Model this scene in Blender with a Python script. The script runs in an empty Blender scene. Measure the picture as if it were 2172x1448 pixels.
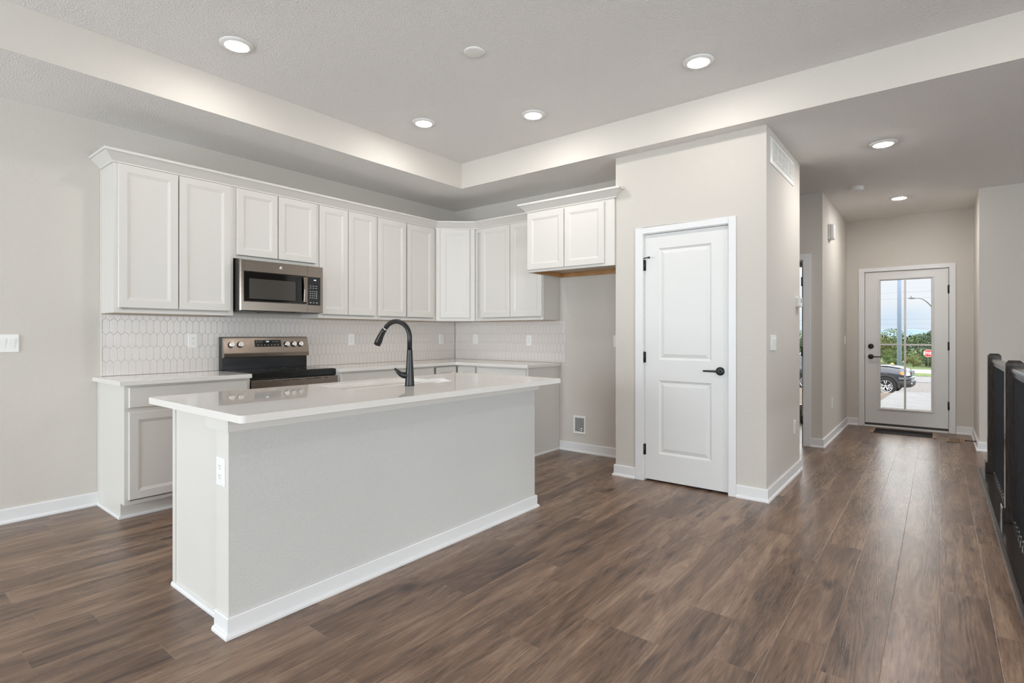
import bpy, bmesh, math, random
from mathutils import Vector, Matrix
PI = math.pi
S = bpy.context.scene
COL = S.collection

# ------------------------------------------------------------------ camera, world, light, exposure
H = 1.222
YAW = 0.671642
cam_d = bpy.data.cameras.new('camera'); cam = bpy.data.objects.new('camera', cam_d); COL.objects.link(cam)
cam.location = (0, 0, H); cam.rotation_euler = (PI / 2, 0, YAW - PI / 2)
cam_d.sensor_width = 36.0; cam_d.lens = 1137.54 / 2172 * 36.0
cam_d.shift_y = -15.27 / 2172
cam_d.clip_start = 0.02; cam_d.clip_end = 2000
S.camera = cam
S.view_settings.view_transform = 'Standard'
try: S.view_settings.look = 'None'
except Exception: pass
S.view_settings.gamma = 1.0
S.view_settings.use_curve_mapping = False
S.view_settings.exposure = 0.13
S.cycles.use_denoising = True
S.cycles.max_bounces = 10
S.cycles.diffuse_bounces = 6
S.cycles.transparent_max_bounces = 16
S.cycles.sample_clamp_indirect = 8.0
S.cycles.caustics_reflective = False
S.cycles.caustics_refractive = False

CAN_STRENGTH = 142.00      # radiance of the LED discs
HALL_STRENGTH = 310.00
WIN_REAR = 250.00          # daylight through the rear patio window (W)
WIN_SIDE = 285.00
FILL_REAR_B = 140.00
FILL_STAIR = 58.00
SUN = 0.5
SKY = 0.98
SKY_ZENITH = 4.40

def lin(c):
    return tuple(((v / 255.0) / 12.92 if v / 255.0 <= 0.04045 else ((v / 255.0 + 0.055) / 1.055) ** 2.4) for v in c)

w = bpy.data.worlds.new('sky_world'); S.world = w; w.use_nodes = True
nt = w.node_tree; nt.nodes.clear()
def N(tree, kind, **kw):
    n = tree.nodes.new(kind)
    for k, v in kw.items(): setattr(n, k, v)
    return n
_o = N(nt, 'ShaderNodeOutputWorld'); _b = N(nt, 'ShaderNodeBackground')
_tc = N(nt, 'ShaderNodeTexCoord'); _mp = N(nt, 'ShaderNodeMapping'); _mp.inputs['Scale'].default_value = (2.0, 2.0, 5.0)
_no = N(nt, 'ShaderNodeTexNoise'); _no.inputs['Scale'].default_value = 1.6; _no.inputs['Detail'].default_value = 5
_cr = N(nt, 'ShaderNodeValToRGB')
_cr.color_ramp.elements[0].position = 0.35; _cr.color_ramp.elements[0].color = (*lin((206, 226, 248)), 1)
_cr.color_ramp.elements[1].position = 0.62; _cr.color_ramp.elements[1].color = (*lin((244, 247, 252)), 1)
nt.links.new(_tc.outputs['Generated'], _mp.inputs['Vector']); nt.links.new(_mp.outputs[0], _no.inputs['Vector'])
nt.links.new(_no.outputs['Fac'], _cr.inputs['Fac'])
# overcast sky: brighter towards the zenith than at the horizon
_sx = N(nt, 'ShaderNodeSeparateXYZ'); nt.links.new(_tc.outputs['Generated'], _sx.inputs[0])
_mr = N(nt, 'ShaderNodeMapRange'); _mr.interpolation_type = 'SMOOTHSTEP'
for _k, _v in (('From Min', 0.075), ('From Max', 0.32), ('To Min', SKY), ('To Max', SKY_ZENITH)): _mr.inputs[_k].default_value = _v
_m2 = N(nt, 'ShaderNodeMapRange')
for _k, _v in (('From Min', 0.07), ('From Max', 0.32)): _m2.inputs[_k].default_value = _v
_mx = N(nt, 'ShaderNodeMix', data_type='RGBA'); _mx.inputs[7].default_value = (1.0, 0.965, 0.93, 1)
nt.links.new(_sx.outputs[2], _m2.inputs['Value']); nt.links.new(_m2.outputs[0], _mx.inputs[0]); nt.links.new(_cr.outputs['Color'], _mx.inputs[6]); nt.links.new(_mx.outputs[2], _b.inputs['Color'])
nt.links.new(_sx.outputs[2], _mr.inputs['Value']); nt.links.new(_mr.outputs[0], _b.inputs['Strength'])
nt.links.new(_b.outputs[0], _o.inputs['Surface'])

def area_light(name, loc, rot, sx, sy, power, color):
    d = bpy.data.lights.new(name, 'AREA'); d.shape = 'RECTANGLE'; d.size = sx; d.size_y = sy; d.energy = power; d.color = color
    o = bpy.data.objects.new(name, d); COL.objects.link(o); o.location = loc; o.rotation_euler = rot
    return o
# daylight entering through windows behind the camera, rear-right and stair ones added as fill (the openings are built further down)
area_light('daylight_rear', (-4.30, 3.05, 1.25), (0, -PI / 2, 0), 2.1, 2.4, WIN_REAR, (0.85, 0.93, 1.0))
area_light('fill_rear_right', (-4.30, -2.85, 1.3), (0, -PI / 2, 0), 1.9, 2.6, FILL_REAR_B, (0.85, 0.93, 1.0))  # added fill at an invented window, lifts the right wall and pantry front
area_light('daylight_side', (-0.9, -5.10, 1.35), (PI / 2, 0, 0), 3.6, 1.9, WIN_SIDE, (0.88, 0.945, 1.0))
area_light('fill_stair', (4.6, -5.10, 1.5), (PI / 2, 0, 0), 3.2, 1.5, FILL_STAIR, (0.88, 0.945, 1.0))  # added stair-side fill, window invented; lifts the hall ceiling and right wall
_sd = bpy.data.lights.new('sun', 'SUN'); _sd.energy = SUN; _sd.angle = 0.5
_so = bpy.data.objects.new('sun', _sd); COL.objects.link(_so); _so.location = (0, -10, 20); _so.rotation_euler = (math.radians(35), math.radians(-12), 0)

# ------------------------------------------------------------------ materials
def mat(name, color, rough=0.5, metal=0.0, bump=None, emit=None, coat=0.0, spec=None, aniso=0.0):
    m = bpy.data.materials.new(name); m.use_nodes = True
    t = m.node_tree; p = t.nodes['Principled BSDF']
    p.inputs['Base Color'].default_value = (*color, 1); p.inputs['Roughness'].default_value = rough; p.inputs['Metallic'].default_value = metal
    if coat: p.inputs['Coat Weight'].default_value = coat
    if spec is not None: p.inputs['Specular IOR Level'].default_value = spec
    if aniso: p.inputs['Anisotropic'].default_value = aniso
    if emit: p.inputs['Emission Color'].default_value = (*emit[0], 1); p.inputs['Emission Strength'].default_value = emit[1]
    if bump:
        scale, strength, dist = bump[:3]
        tc = N(t, 'ShaderNodeTexCoord'); no = N(t, 'ShaderNodeTexNoise'); no.inputs['Scale'].default_value = scale; no.inputs['Detail'].default_value = 3
        bp = N(t, 'ShaderNodeBump'); bp.inputs['Strength'].default_value = strength; bp.inputs['Distance'].default_value = dist
        t.links.new(tc.outputs['Object'], no.inputs['Vector']); t.links.new(no.outputs['Fac'], bp.inputs['Height']); t.links.new(bp.outputs[0], p.inputs['Normal'])
    return m

def mat_noise(name, c1, c2, scale, rough=0.8, stretch=(1, 1, 1), detail=4, bump=0.0, lo=0.35, hi=0.65, metal=0.0):
    m = mat(name, c1, rough, metal); t = m.node_tree; p = t.nodes['Principled BSDF']
    tc = N(t, 'ShaderNodeTexCoord'); mp = N(t, 'ShaderNodeMapping'); mp.inputs['Scale'].default_value = stretch
    no = N(t, 'ShaderNodeTexNoise'); no.inputs['Scale'].default_value = scale; no.inputs['Detail'].default_value = detail
    cr = N(t, 'ShaderNodeValToRGB'); cr.color_ramp.elements[0].position = lo; cr.color_ramp.elements[1].position = hi
    cr.color_ramp.elements[0].color = (*c1, 1); cr.color_ramp.elements[1].color = (*c2, 1)
    t.links.new(tc.outputs['Object'], mp.inputs[0]); t.links.new(mp.outputs[0], no.inputs['Vector'])
    t.links.new(no.outputs['Fac'], cr.inputs[0]); t.links.new(cr.outputs[0], p.inputs['Base Color'])
    if bump:
        bp = N(t, 'ShaderNodeBump'); bp.inputs['Strength'].default_value = bump; bp.inputs['Distance'].default_value = 0.02
        t.links.new(no.outputs['Fac'], bp.inputs['Height']); t.links.new(bp.outputs[0], p.inputs['Normal'])
    return m

M = {}
M['wall'] = mat('wall_paint', lin((207, 201, 193)), 0.85, bump=(150, 0.35, 0.006))
M['ceiling'] = mat('ceiling_texture', lin((238, 235, 232)), 0.95, bump=(120, 0.5, 0.018))
M['soffit'] = mat('soffit_paint', lin((214, 208, 200)), 0.85, bump=(170, 0.2, 0.004))
M['pony'] = mat('island_wall_paint', lin((205, 203, 200)), 0.85, bump=(140, 0.5, 0.007))
M['trim'] = mat('trim_white', lin((228, 227, 227)), 0.38)
M['door'] = mat('door_white', lin((224, 223, 221)), 0.42)
M['cab'] = mat('cabinet_white', lin((216, 212, 206)), 0.42)
M['quartz'] = mat_noise('quartz_white', lin((226, 221, 215)), lin((229, 225, 220)), 400, 0.02)
M['tile'] = mat('tile_glaze', lin((218, 211, 206)), 0.16)
M['grout'] = mat('grout_grey', lin((172, 163, 155)), 0.9)
M['plastic'] = mat('white_plastic', lin((236, 235, 232)), 0.35)
M['plastic_dark'] = mat('slot_dark', lin((60, 58, 55)), 0.5)
M['black'] = mat('matte_black_metal', lin((20, 20, 21)), 0.36)
M['gloss'] = mat('black_glass', lin((12, 11, 11)), 0.06)
M['window_mesh'] = mat('smoked_window', lin((66, 62, 58)), 0.15)
M['chrome'] = mat('chrome', (0.85, 0.84, 0.82), 0.12, 1.0)
M['key'] = mat('printed_grey', lin((190, 188, 184)), 0.5)
M['digit'] = mat('lit_digits', lin((220, 235, 245)), 0.5, emit=(lin((220, 235, 245)), 1.2))
M['wood_raw'] = mat_noise('raw_maple', lin((176, 128, 80)), lin((196, 150, 100)), 6, 0.6, (1, 12, 1))
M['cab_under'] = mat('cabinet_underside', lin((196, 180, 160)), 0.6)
M['reg_wood'] = mat_noise('register_wood', lin((150, 118, 86)), lin((168, 136, 104)), 8, 0.5, (1, 10, 1))
M['rail'] = mat_noise('rail_dark_wood', lin((44, 39, 37)), lin((68, 61, 57)), 5, 0.16, (6, 40, 3), lo=0.3, hi=0.7)
M['baluster'] = mat('baluster_black', lin((14, 14, 17)), 0.45, spec=0.25)
M['lamp'] = mat('lamp_diffuser', (1, 1, 1), 0.5, emit=((1.0, 0.96, 0.92), CAN_STRENGTH))
M['lamp_hall'] = mat('lamp_diffuser_hall', (1, 1, 1), 0.5, emit=((1.0, 0.965, 0.935), HALL_STRENGTH))
M['paper'] = mat('paper_white', lin((245, 245, 248)), 0.6)

# brushed stainless
def stainless():
    m = mat('stainless_steel', lin((146, 135, 125)), 0.20, 1.0, aniso=0.8); t = m.node_tree; p = t.nodes['Principled BSDF']
    tc = N(t, 'ShaderNodeTexCoord'); mp = N(t, 'ShaderNodeMapping'); mp.inputs['Scale'].default_value = (6, 6, 1100)
    no = N(t, 'ShaderNodeTexNoise'); no.inputs['Scale'].default_value = 1.0; no.inputs['Detail'].default_value = 2
    bp = N(t, 'ShaderNodeBump'); bp.inputs['Strength'].default_value = 0.16; bp.inputs['Distance'].default_value = 0.0006
    t.links.new(tc.outputs['Object'], mp.inputs[0]); t.links.new(mp.outputs[0], no.inputs['Vector']); t.links.new(no.outputs['Fac'], bp.inputs['Height']); t.links.new(bp.outputs[0], p.inputs['Normal'])
    return m
M['steel'] = stainless()

# clear pane: daylight passes, faint mirror reflection
def glass():
    m = bpy.data.materials.new('clear_glass'); m.use_nodes = True; t = m.node_tree; t.nodes.clear()
    o = N(t, 'ShaderNodeOutputMaterial'); mx = N(t, 'ShaderNodeMixShader'); tr = N(t, 'ShaderNodeBsdfTransparent'); gl = N(t, 'ShaderNodeBsdfGlossy'); fr = N(t, 'ShaderNodeFresnel')
    tr.inputs[0].default_value = (0.97, 0.985, 0.985, 1); gl.inputs['Roughness'].default_value = 0.0; fr.inputs[0].default_value = 1.45
    t.links.new(fr.outputs[0], mx.inputs[0]); t.links.new(tr.outputs[0], mx.inputs[1]); t.links.new(gl.outputs[0], mx.inputs[2]); t.links.new(mx.outputs[0], o.inputs[0])
    return m
M['glass'] = glass()

# plank floor
def floor_material():
    m = bpy.data.materials.new('vinyl_plank'); m.use_nodes = True; t = m.node_tree; p = t.nodes['Principled BSDF']; L = t.links.new
    W, LEN = 0.1735, 1.22
    def mth(op, a, b=None, c=None):
        n = N(t, 'ShaderNodeMath', operation=op)
        for i, v in enumerate((a, b, c)):
            if v is None: continue
            if isinstance(v, (int, float)): n.inputs[i].default_value = v
            else: L(v, n.inputs[i])
        return n.outputs[0]
    def comb(x, y, z):
        n = N(t, 'ShaderNodeCombineXYZ')
        for i, v in enumerate((x, y, z)):
            if isinstance(v, (int, float)): n.inputs[i].default_value = v
            else: L(v, n.inputs[i])
        return n.outputs[0]
    tc = N(t, 'ShaderNodeTexCoord'); sp = N(t, 'ShaderNodeSeparateXYZ'); L(tc.outputs['Object'], sp.inputs[0])
    x, y = sp.outputs[0], sp.outputs[1]
    yy = mth('DIVIDE', mth('ADD', y, 0.0085), W)
    row = mth('FLOOR', yy); fy = mth('FRACT', yy)
    wn = N(t, 'ShaderNodeTexWhiteNoise', noise_dimensions='1D'); L(row, wn.inputs['W'])
    xx = mth('DIVIDE', mth('ADD', x, mth('MULTIPLY', wn.outputs['Value'], 9.7)), LEN)
    col = mth('FLOOR', xx); fx = mth('FRACT', xx)
    w2 = N(t, 'ShaderNodeTexWhiteNoise', noise_dimensions='2D'); L(comb(row, col, 0), w2.inputs['Vector'])
    sr = N(t, 'ShaderNodeSeparateColor'); L(w2.outputs['Color'], sr.inputs[0])
    r, g, b = sr.outputs[0], sr.outputs[1], sr.outputs[2]
    def noise(vec, scale, detail, dist=0.0, rough=0.5):
        n = N(t, 'ShaderNodeTexNoise'); n.inputs['Scale'].default_value = scale; n.inputs['Detail'].default_value = detail; n.inputs['Distortion'].default_value = dist; n.inputs['Roughness'].default_value = rough
        L(vec, n.inputs['Vector']); return n.outputs['Fac']
    ox, oy = mth('MULTIPLY', r, 37.0), mth('MULTIPLY', g, 23.0)
    big = noise(comb(mth('ADD', mth('MULTIPLY', x, 1.05), ox), mth('ADD', mth('MULTIPLY', y, 7.0), oy), b), 1.5, 5, 0.85, 0.6)
    # cathedral grain: rings through a warped field
    warp = noise(comb(mth('ADD', mth('MULTIPLY', x, 0.55), ox), mth('ADD', mth('MULTIPLY', y, 6.5), oy), b), 1.0, 2, 0.25)
    ring = mth('FRACT', mth('MULTIPLY', warp, 20.0)); ring = mth('ABSOLUTE', mth('SUBTRACT', ring, 0.5)); ring = mth('MULTIPLY', ring, 2.0)
    fine = noise(comb(mth('ADD', mth('MULTIPLY', x, 9.0), ox), mth('ADD', mth('MULTIPLY', y, 190.0), oy), b), 1.0, 5, 0.3, 0.65)
    vo = N(t, 'ShaderNodeTexVoronoi'); vo.inputs['Scale'].default_value = 1.0; L(comb(mth('ADD', mth('MULTIPLY', x, 2.0), mth('ADD', ox, mth('MULTIPLY', big, 0.8))), mth('ADD', mth('MULTIPLY', y, 6.4), mth('ADD', oy, mth('MULTIPLY', warp, 1.2))), b), vo.inputs['Vector'])
    knot = N(t, 'ShaderNodeMapRange'); knot.inputs['From Min'].default_value = 0.03; knot.inputs['From Max'].default_value = 0.19; knot.inputs['To Min'].default_value = 1.0; knot.inputs['To Max'].default_value = 0.0; knot.clamp = True
    L(vo.outputs['Distance'], knot.inputs['Value'])
    tone = mth('ADD', mth('MULTIPLY', big, 0.80), mth('ADD', mth('MULTIPLY', ring, 0.10), mth('ADD', mth('MULTIPLY', fine, 0.42), mth('ADD', mth('MULTIPLY', b, 0.13), -0.23))))
    tone = mth('SUBTRACT', tone, mth('MULTIPLY', knot.outputs[0], 0.26))
    cr = N(t, 'ShaderNodeValToRGB'); e = cr.color_ramp.elements
    e[0].position = 0.24; e[0].color = (*lin((60, 44, 36)), 1); e[1].position = 0.80; e[1].color = (*lin((170, 142, 119)), 1)
    k = cr.color_ramp.elements.new(0.50); k.color = (*lin((119, 94, 77)), 1)
    L(tone, cr.inputs[0])
    ey = mth('MULTIPLY', mth('MINIMUM', fy, mth('SUBTRACT', 1.0, fy)), W); ex = mth('MULTIPLY', mth('MINIMUM', fx, mth('SUBTRACT', 1.0, fx)), LEN)
    edge = mth('MINIMUM', ex, ey)
    sm = N(t, 'ShaderNodeMapRange'); sm.inputs['From Min'].default_value = 0.0; sm.inputs['From Max'].default_value = 0.0016; sm.inputs['To Min'].default_value = 1.0; sm.inputs['To Max'].default_value = 0.0; L(edge, sm.inputs['Value'])
    mix = N(t, 'ShaderNodeMix', data_type='RGBA'); mix.inputs[7].default_value = (*lin((150, 126, 106)), 1)  # lighter seam colour: bevel highlight painted into the plank edges
    L(mth('MULTIPLY', sm.outputs[0], 0.55), mix.inputs[0]); L(cr.outputs[0], mix.inputs[6]); L(mix.outputs[2], p.inputs['Base Color'])
    L(mth('ADD', mth('MULTIPLY', fine, 0.14), mth('ADD', mth('MULTIPLY', r, 0.05), 0.20)), p.inputs['Roughness'])
    bp = N(t, 'ShaderNodeBump'); bp.inputs['Strength'].default_value = 0.28; bp.inputs['Distance'].default_value = 0.002
    L(mth('SUBTRACT', mth('ADD', mth('MULTIPLY', fine, 0.6), mth('MULTIPLY', ring, 0.25)), mth('MULTIPLY', sm.outputs[0], 0.7)), bp.inputs['Height']); L(bp.outputs[0], p.inputs['Normal'])
    return m
M['floor'] = floor_material()

# ------------------------------------------------------------------ mesh builder
class MB:
    def __init__(s): s.v = []; s.f = []; s.sm = []; s.mi = []; s.cur = 0
    def add(s, vs, fs, smooth=False):
        b = len(s.v); s.v += [Vector(v) for v in vs]
        for f in fs: s.f.append([b + i for i in f]); s.sm.append(smooth); s.mi.append(s.cur)
        return s
    def box(s, x0, x1, y0, y1, z0, z1):
        x0, x1 = min(x0, x1), max(x0, x1); y0, y1 = min(y0, y1), max(y0, y1); z0, z1 = min(z0, z1), max(z0, z1)
        return s.add([(x0, y0, z0), (x1, y0, z0), (x1, y1, z0), (x0, y1, z0), (x0, y0, z1), (x1, y0, z1), (x1, y1, z1), (x0, y1, z1)],
                     [(0, 3, 2, 1), (4, 5, 6, 7), (0, 1, 5, 4), (1, 2, 6, 5), (2, 3, 7, 6), (3, 0, 4, 7)])
    def loft(s, rings, caps=True, closed=True, smooth=False):
        n = len(rings[0]); vs = [v for r in rings for v in r]; fs = []
        for i in range(len(rings) - 1):
            for j in range(n if closed else n - 1):
                k = (j + 1) % n; fs.append((i * n + j, i * n + k, (i + 1) * n + k, (i + 1) * n + j))
        s.add(vs, fs, smooth)
        if caps and closed:
            s.add(list(rings[0]), [tuple(reversed(range(n)))]); s.add(list(rings[-1]), [tuple(range(n))])
        return s
    def prism(s, poly, axis, a, b):
        def P(p, t):
            if axis == 'x': return (t, p[0], p[1])
            if axis == 'y': return (p[0], t, p[1])
            return (p[0], p[1], t)
        return s.loft([[P(p, a) for p in poly], [P(p, b) for p in poly]])
    def cyl(s, p0, p1, r0, r1=None, n=20, smooth=True, caps=True):
        r1 = r0 if r1 is None else r1; p0, p1 = Vector(p0), Vector(p1); d = (p1 - p0).normalized()
        a = d.orthogonal().normalized(); b = d.cross(a)
        R = [[p + a * (r * math.cos(2 * PI * i / n)) + b * (r * math.sin(2 * PI * i / n)) for i in range(n)] for p, r in ((p0, r0), (p1, r1))]
        return s.loft(R, caps, True, smooth)
    def lathe(s, prof, center=(0, 0, 0), axis='z', n=32, smooth=True, caps=True):
        c = Vector(center); rings = []
        for r, h in prof:
            ring = []
            for i in range(n):
                ca, sa = math.cos(2 * PI * i / n) * r, math.sin(2 * PI * i / n) * r
                ring.append(c + (Vector((ca, sa, h)) if axis == 'z' else Vector((h, ca, sa)) if axis == 'x' else Vector((sa, h, ca))))
            rings.append(ring)
        return s.loft(rings, caps, True, smooth)
    def tube(s, path, rads, n=14, smooth=True):
        path = [Vector(p) for p in path]
        if isinstance(rads, (int, float)): rads = [rads] * len(path)
        rings = []; up = None
        for i, p in enumerate(path):
            d = ((path[min(i + 1, len(path) - 1)] - path[max(i - 1, 0)])).normalized()
            if up is None: up = d.orthogonal().normalized()
            up = (up - d * up.dot(d)).normalized(); b = d.cross(up)
            rings.append([p + up * (rads[i] * math.cos(2 * PI * k / n)) + b * (rads[i] * math.sin(2 * PI * k / n)) for k in range(n)])
        return s.loft(rings, True, True, smooth)
    def sweep(s, prof, path):
        """profile (offset to the right of travel, z) mitred along a plan polyline"""
        P = [Vector((p[0], p[1])) for p in path]; nr = []
        for i in range(len(P) - 1):
            d = (P[i + 1] - P[i]).normalized(); nr.append(Vector((d.y, -d.x)))
        rings = []
        for i, p in enumerate(P):
            if i == 0: m = nr[0]
            elif i == len(P) - 1: m = nr[-1]
            else: m = (nr[i - 1] + nr[i]) / (1 + nr[i - 1].dot(nr[i]))
            rings.append([(p.x + m.x * o, p.y + m.y * o, z) for o, z in prof])
        return s.loft(rings)
    def rrect(s, x0, x1, y0, y1, r, n=5):
        out = []
        for cx, cy, a0 in ((x1 - r, y1 - r, 0), (x0 + r, y1 - r, PI / 2), (x0 + r, y0 + r, PI), (x1 - r, y0 + r, 1.5 * PI)):
            for i in range(n + 1): a = a0 + PI / 2 * i / n; out.append((cx + r * math.cos(a), cy + r * math.sin(a)))
        return out
    def xform(s, m):
        s.v = [m @ v for v in s.v]; return s

def make_obj(name, mb, mats, parent=None, off=None, bevel=0, seg=2, auto=None):
    me = bpy.data.meshes.new(name)
    vs = mb.v if off is None else [v - Vector(off) for v in mb.v]
    me.from_pydata([tuple(v) for v in vs], [], mb.f)
    for i, p in enumerate(me.polygons): p.use_smooth = mb.sm[i]; p.material_index = mb.mi[i]
    bm = bmesh.new(); bm.from_mesh(me); bmesh.ops.remove_doubles(bm, verts=bm.verts, dist=1e-6); bmesh.ops.recalc_face_normals(bm, faces=bm.faces); bm.to_mesh(me); bm.free()
    for m in (mats if isinstance(mats, (list, tuple)) else [mats]): me.materials.append(m)
    o = bpy.data.objects.new(name, me); COL.objects.link(o)
    if parent: o.parent = parent
    if bevel:
        b = o.modifiers.new('bevel', 'BEVEL'); b.width = bevel; b.segments = seg; b.limit_method = 'ANGLE'; b.angle_limit = math.radians(35)
    return o
def struct(name, mb, mats, parent=None, **kw):
    o = make_obj(name, mb, mats, parent, **kw)
    if parent is None: o['kind'] = 'structure'
    return o
def tag(o, label, cat, group=None, kind=None):
    o['label'] = label; o['category'] = cat
    if group: o['group'] = group
    if kind: o['kind'] = kind
    return o
def thing(name, label, cat, loc=(0, 0, 0), rz=0.0, group=None, rot=None):
    o = bpy.data.objects.new(name, None); COL.objects.link(o); o.empty_display_size = 0.05
    o.location = loc; o.rotation_euler = rot if rot else (0, 0, rz)
    return tag(o, label, cat, group)
def part(name, mb, m, parent, **kw): return make_obj(name, mb, m, parent, **kw)
def wpart(name, mb, m, root, **kw):      # world coordinates given; root is an unrotated Empty
    return make_obj(name, mb, m, root, off=root.location, **kw)
def text_mb(txt, size, depth=0.0006, bold=0.0):
    cu = bpy.data.curves.new('lettering', 'FONT'); cu.body = txt; cu.size = size; cu.align_x = 'CENTER'; cu.align_y = 'CENTER'; cu.extrude = depth; cu.resolution_u = 2; cu.offset = bold * size
    o = bpy.data.objects.new('lettering', cu); COL.objects.link(o); bpy.context.view_layer.update()
    me = o.evaluated_get(bpy.context.evaluated_depsgraph_get()).to_mesh()
    mb = MB().add([tuple(v.co) for v in me.vertices], [tuple(p.vertices) for p in me.polygons])
    bpy.data.objects.remove(o); bpy.data.curves.remove(cu)
    return mb
def look(deg): return math.radians(deg)

# ------------------------------------------------------------------ main dimensions
YW, XF, XP = 4.725, 4.80, 4.21          # kitchen long wall, alcove wall, pantry face
ZC, ZT = 2.75, 3.012                    # ceiling, raised tray ceiling
YH, XB, XE, YR, XJ = 0.98, 6.60, 8.55, -0.335, 7.45
ZB = ZT + 0.1

# ------------------------------------------------------------------ room shell
f = MB()
f.box(-4.2, 8.70, -0.30, YW, -0.06, 0)
f.box(-4.2, 1.5, -5.0, -0.30, -0.06, 0); f.box(6.45, 8.55, -5.0, -0.30, -0.06, 0); f.box(1.5, 6.45, -5.0, -1.70, -0.06, 0)
struct('floor', f, M['floor'])
sub = MB(); sub.box(-4.3, 8.6, -0.42, 4.8, -0.34, -0.065); sub.box(-4.3, 1.5, -5.1, -0.42, -0.34, -0.065); sub.box(6.45, 8.6, -5.1, -0.42, -0.34, -0.065); sub.box(1.5, 6.45, -5.1, -1.70, -0.34, -0.065)
sub.box(1.4, 6.6, -1.78, -1.70, -2.8, -0.34); sub.box(1.4, 6.6, -0.42, -0.34, -2.8, -0.34); sub.box(6.45, 6.55, -1.7, -0.42, -2.8, -0.34); sub.box(1.4, 1.5, -1.7, -0.42, -2.8, -0.34); sub.box(1.4, 6.6, -1.8, -0.3, -2.9, -2.8)
struct('wall_stairwell', sub, M['wall'])

c = MB()
c.box(-3.4, 4.085, -3.6, 3.924, ZT, ZB)                                  # raised tray
c.box(-4.35, 4.085, 3.924, YW + 0.12, ZC, ZB); c.box(4.085, 8.72, -5.1, YW + 0.12, ZC, ZB)
c.box(-4.35, -3.4, -5.1, 3.924, ZC, ZB); c.box(-3.4, 4.085, -5.1, -3.6, ZC, ZB)
struct('ceiling', c, M['ceiling'])
tr = MB(); t_ = 0.004                                                    # painted vertical faces of the tray
for a in ((-3.4, 4.085, 3.924 - t_, 3.924 - 0.0002), (-3.4, 4.085, -3.6 + 0.0002, -3.6 + t_)): tr.box(a[0] + t_, a[1] - t_, a[2], a[3], ZC, ZT)
for a in ((4.085 - t_, 4.085 - 0.0002), (-3.4 + 0.0002, -3.4 + t_)): tr.box(a[0], a[1], -3.6, 3.924, ZC, ZT)
struct('trim_tray', tr, M['soffit'])

def wall(name, boxes):
    b = MB()
    for q in boxes: b.box(*q)
    return struct(name, b, M['wall'])
ZH = ZC
wall('wall_left', [(-4.32, 4.92, YW, YW + 0.12, 0, ZH)])
wall('wall_back', [(XF, XF + 0.12, 2.195, YW, 0, ZH)])
wall('wall_pantry', [(XP, XP + 0.12, 1.937, 2.195, 0, ZH), (XP, XP + 0.12, YH, 1.244, 0, ZH), (XP, XP + 0.12, 1.244, 1.937, 2.062, ZH), (XP + 0.12, XF, 2.075, 2.195, 0, ZH)])
wall('wall_hall', [(XP + 0.12, 5.405, YH, YH + 0.12, 0, ZH), (5.285, 5.405, YH + 0.12, 3.2, 0, ZH)])
wall('wall_passage', [(5.285, XE, 3.2, 3.32, 0, ZH)])
wall('wall_bedroom', [(XB, XB + 0.12, 0.977, 1.155, 0, ZH), (XB, XB + 0.12, 1.155, 1.93, 2.045, ZH), (XB, XB + 0.12, 1.93, 3.2, 0, ZH)])
wall('wall_entry', [(XB + 0.12, XE, 0.977, 1.097, 0, ZH)])
DY0, DY1, DZ = -0.115, 0.785, 2.06
wall('wall_front', [(XE, XE + 0.15, DY1, 1.30, 0, ZH), (XE, XE + 0.15, 1.30, 2.75, 0, 0.15), (XE, XE + 0.15, 1.30, 2.75, 2.25, ZH), (XE, XE + 0.15, 2.75, 3.32, 0, ZH),
                    (XE, XE + 0.15, DY0, DY1, DZ, ZH), (XE, XE + 0.15, -0.455, DY0, 0, ZH)])
wall('wall_right', [(XJ, XJ + 0.12, -5.0, YR, 0, ZH), (XJ + 0.12, XE, YR - 0.12, YR, 0, ZH)])
wall('wall_rear', [(-4.32, -4.2, -5.0, -4.25, 0, ZH), (-4.32, -4.2, -1.45, 1.8, 0, ZH), (-4.32, -4.2, -4.25, -1.45, 0, 0.25), (-4.32, -4.2, -4.25, -1.45, 2.35, ZH), (-4.32, -4.2, 4.3, YW, 0, ZH), (-4.32, -4.2, 1.8, 4.3, 2.35, ZH), (-4.32, -4.2, 1.8, 4.3, 0, 0.12)])
wall('wall_side', [(-4.32, -2.8, -5.12, -5.0, 0, ZH), (1.0, 3.0, -5.12, -5.0, 0, ZH), (6.2, XJ + 0.12, -5.12, -5.0, 0, ZH), (3.0, 6.2, -5.12, -5.0, 0, 0.7), (3.0, 6.2, -5.12, -5.0, 2.35, ZH), (-2.8, 1.0, -5.12, -5.0, 2.35, ZH), (-2.8, 1.0, -5.12, -5.0, 0, 0.35)])

# windows
def window(name, axis, at, a0, a1, z0, z1, bars):
    fr = MB(); d0, d1 = at - 0.03, at + 0.03; wd = 0.06
    def bx(u0, u1, z0_, z1_, e0=d0, e1=d1):
        fr.box(*((e0, e1, u0, u1) if axis == 'x' else (u0, u1, e0, e1)), z0_, z1_)
    bx(a0, a0 + wd, z0, z1); bx(a1 - wd, a1, z0, z1); bx(a0 + wd, a1 - wd, z0, z0 + wd); bx(a0 + wd, a1 - wd, z1 - wd, z1)
    for k in range(1, bars + 1): u = a0 + (a1 - a0) * k / (bars + 1); bx(u - 0.03, u + 0.03, z0 + wd, z1 - wd)
    o = struct(name, fr, M['trim'])
    g = MB(); e = 0.004
    g.box(*((at - e, at + e, a0 + wd, a1 - wd) if axis == 'x' else (a0 + wd, a1 - wd, at - e, at + e)), z0 + wd, z1 - wd)
    make_obj('window_pane', g, M['glass'], o)
    return o
window('window_1', 'x', XE + 0.09, 1.30, 2.75, 0.15, 2.25, 1)
window('window_2', 'x', -4.25, 1.8, 4.3, 0.12, 2.35, 1)
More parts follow.
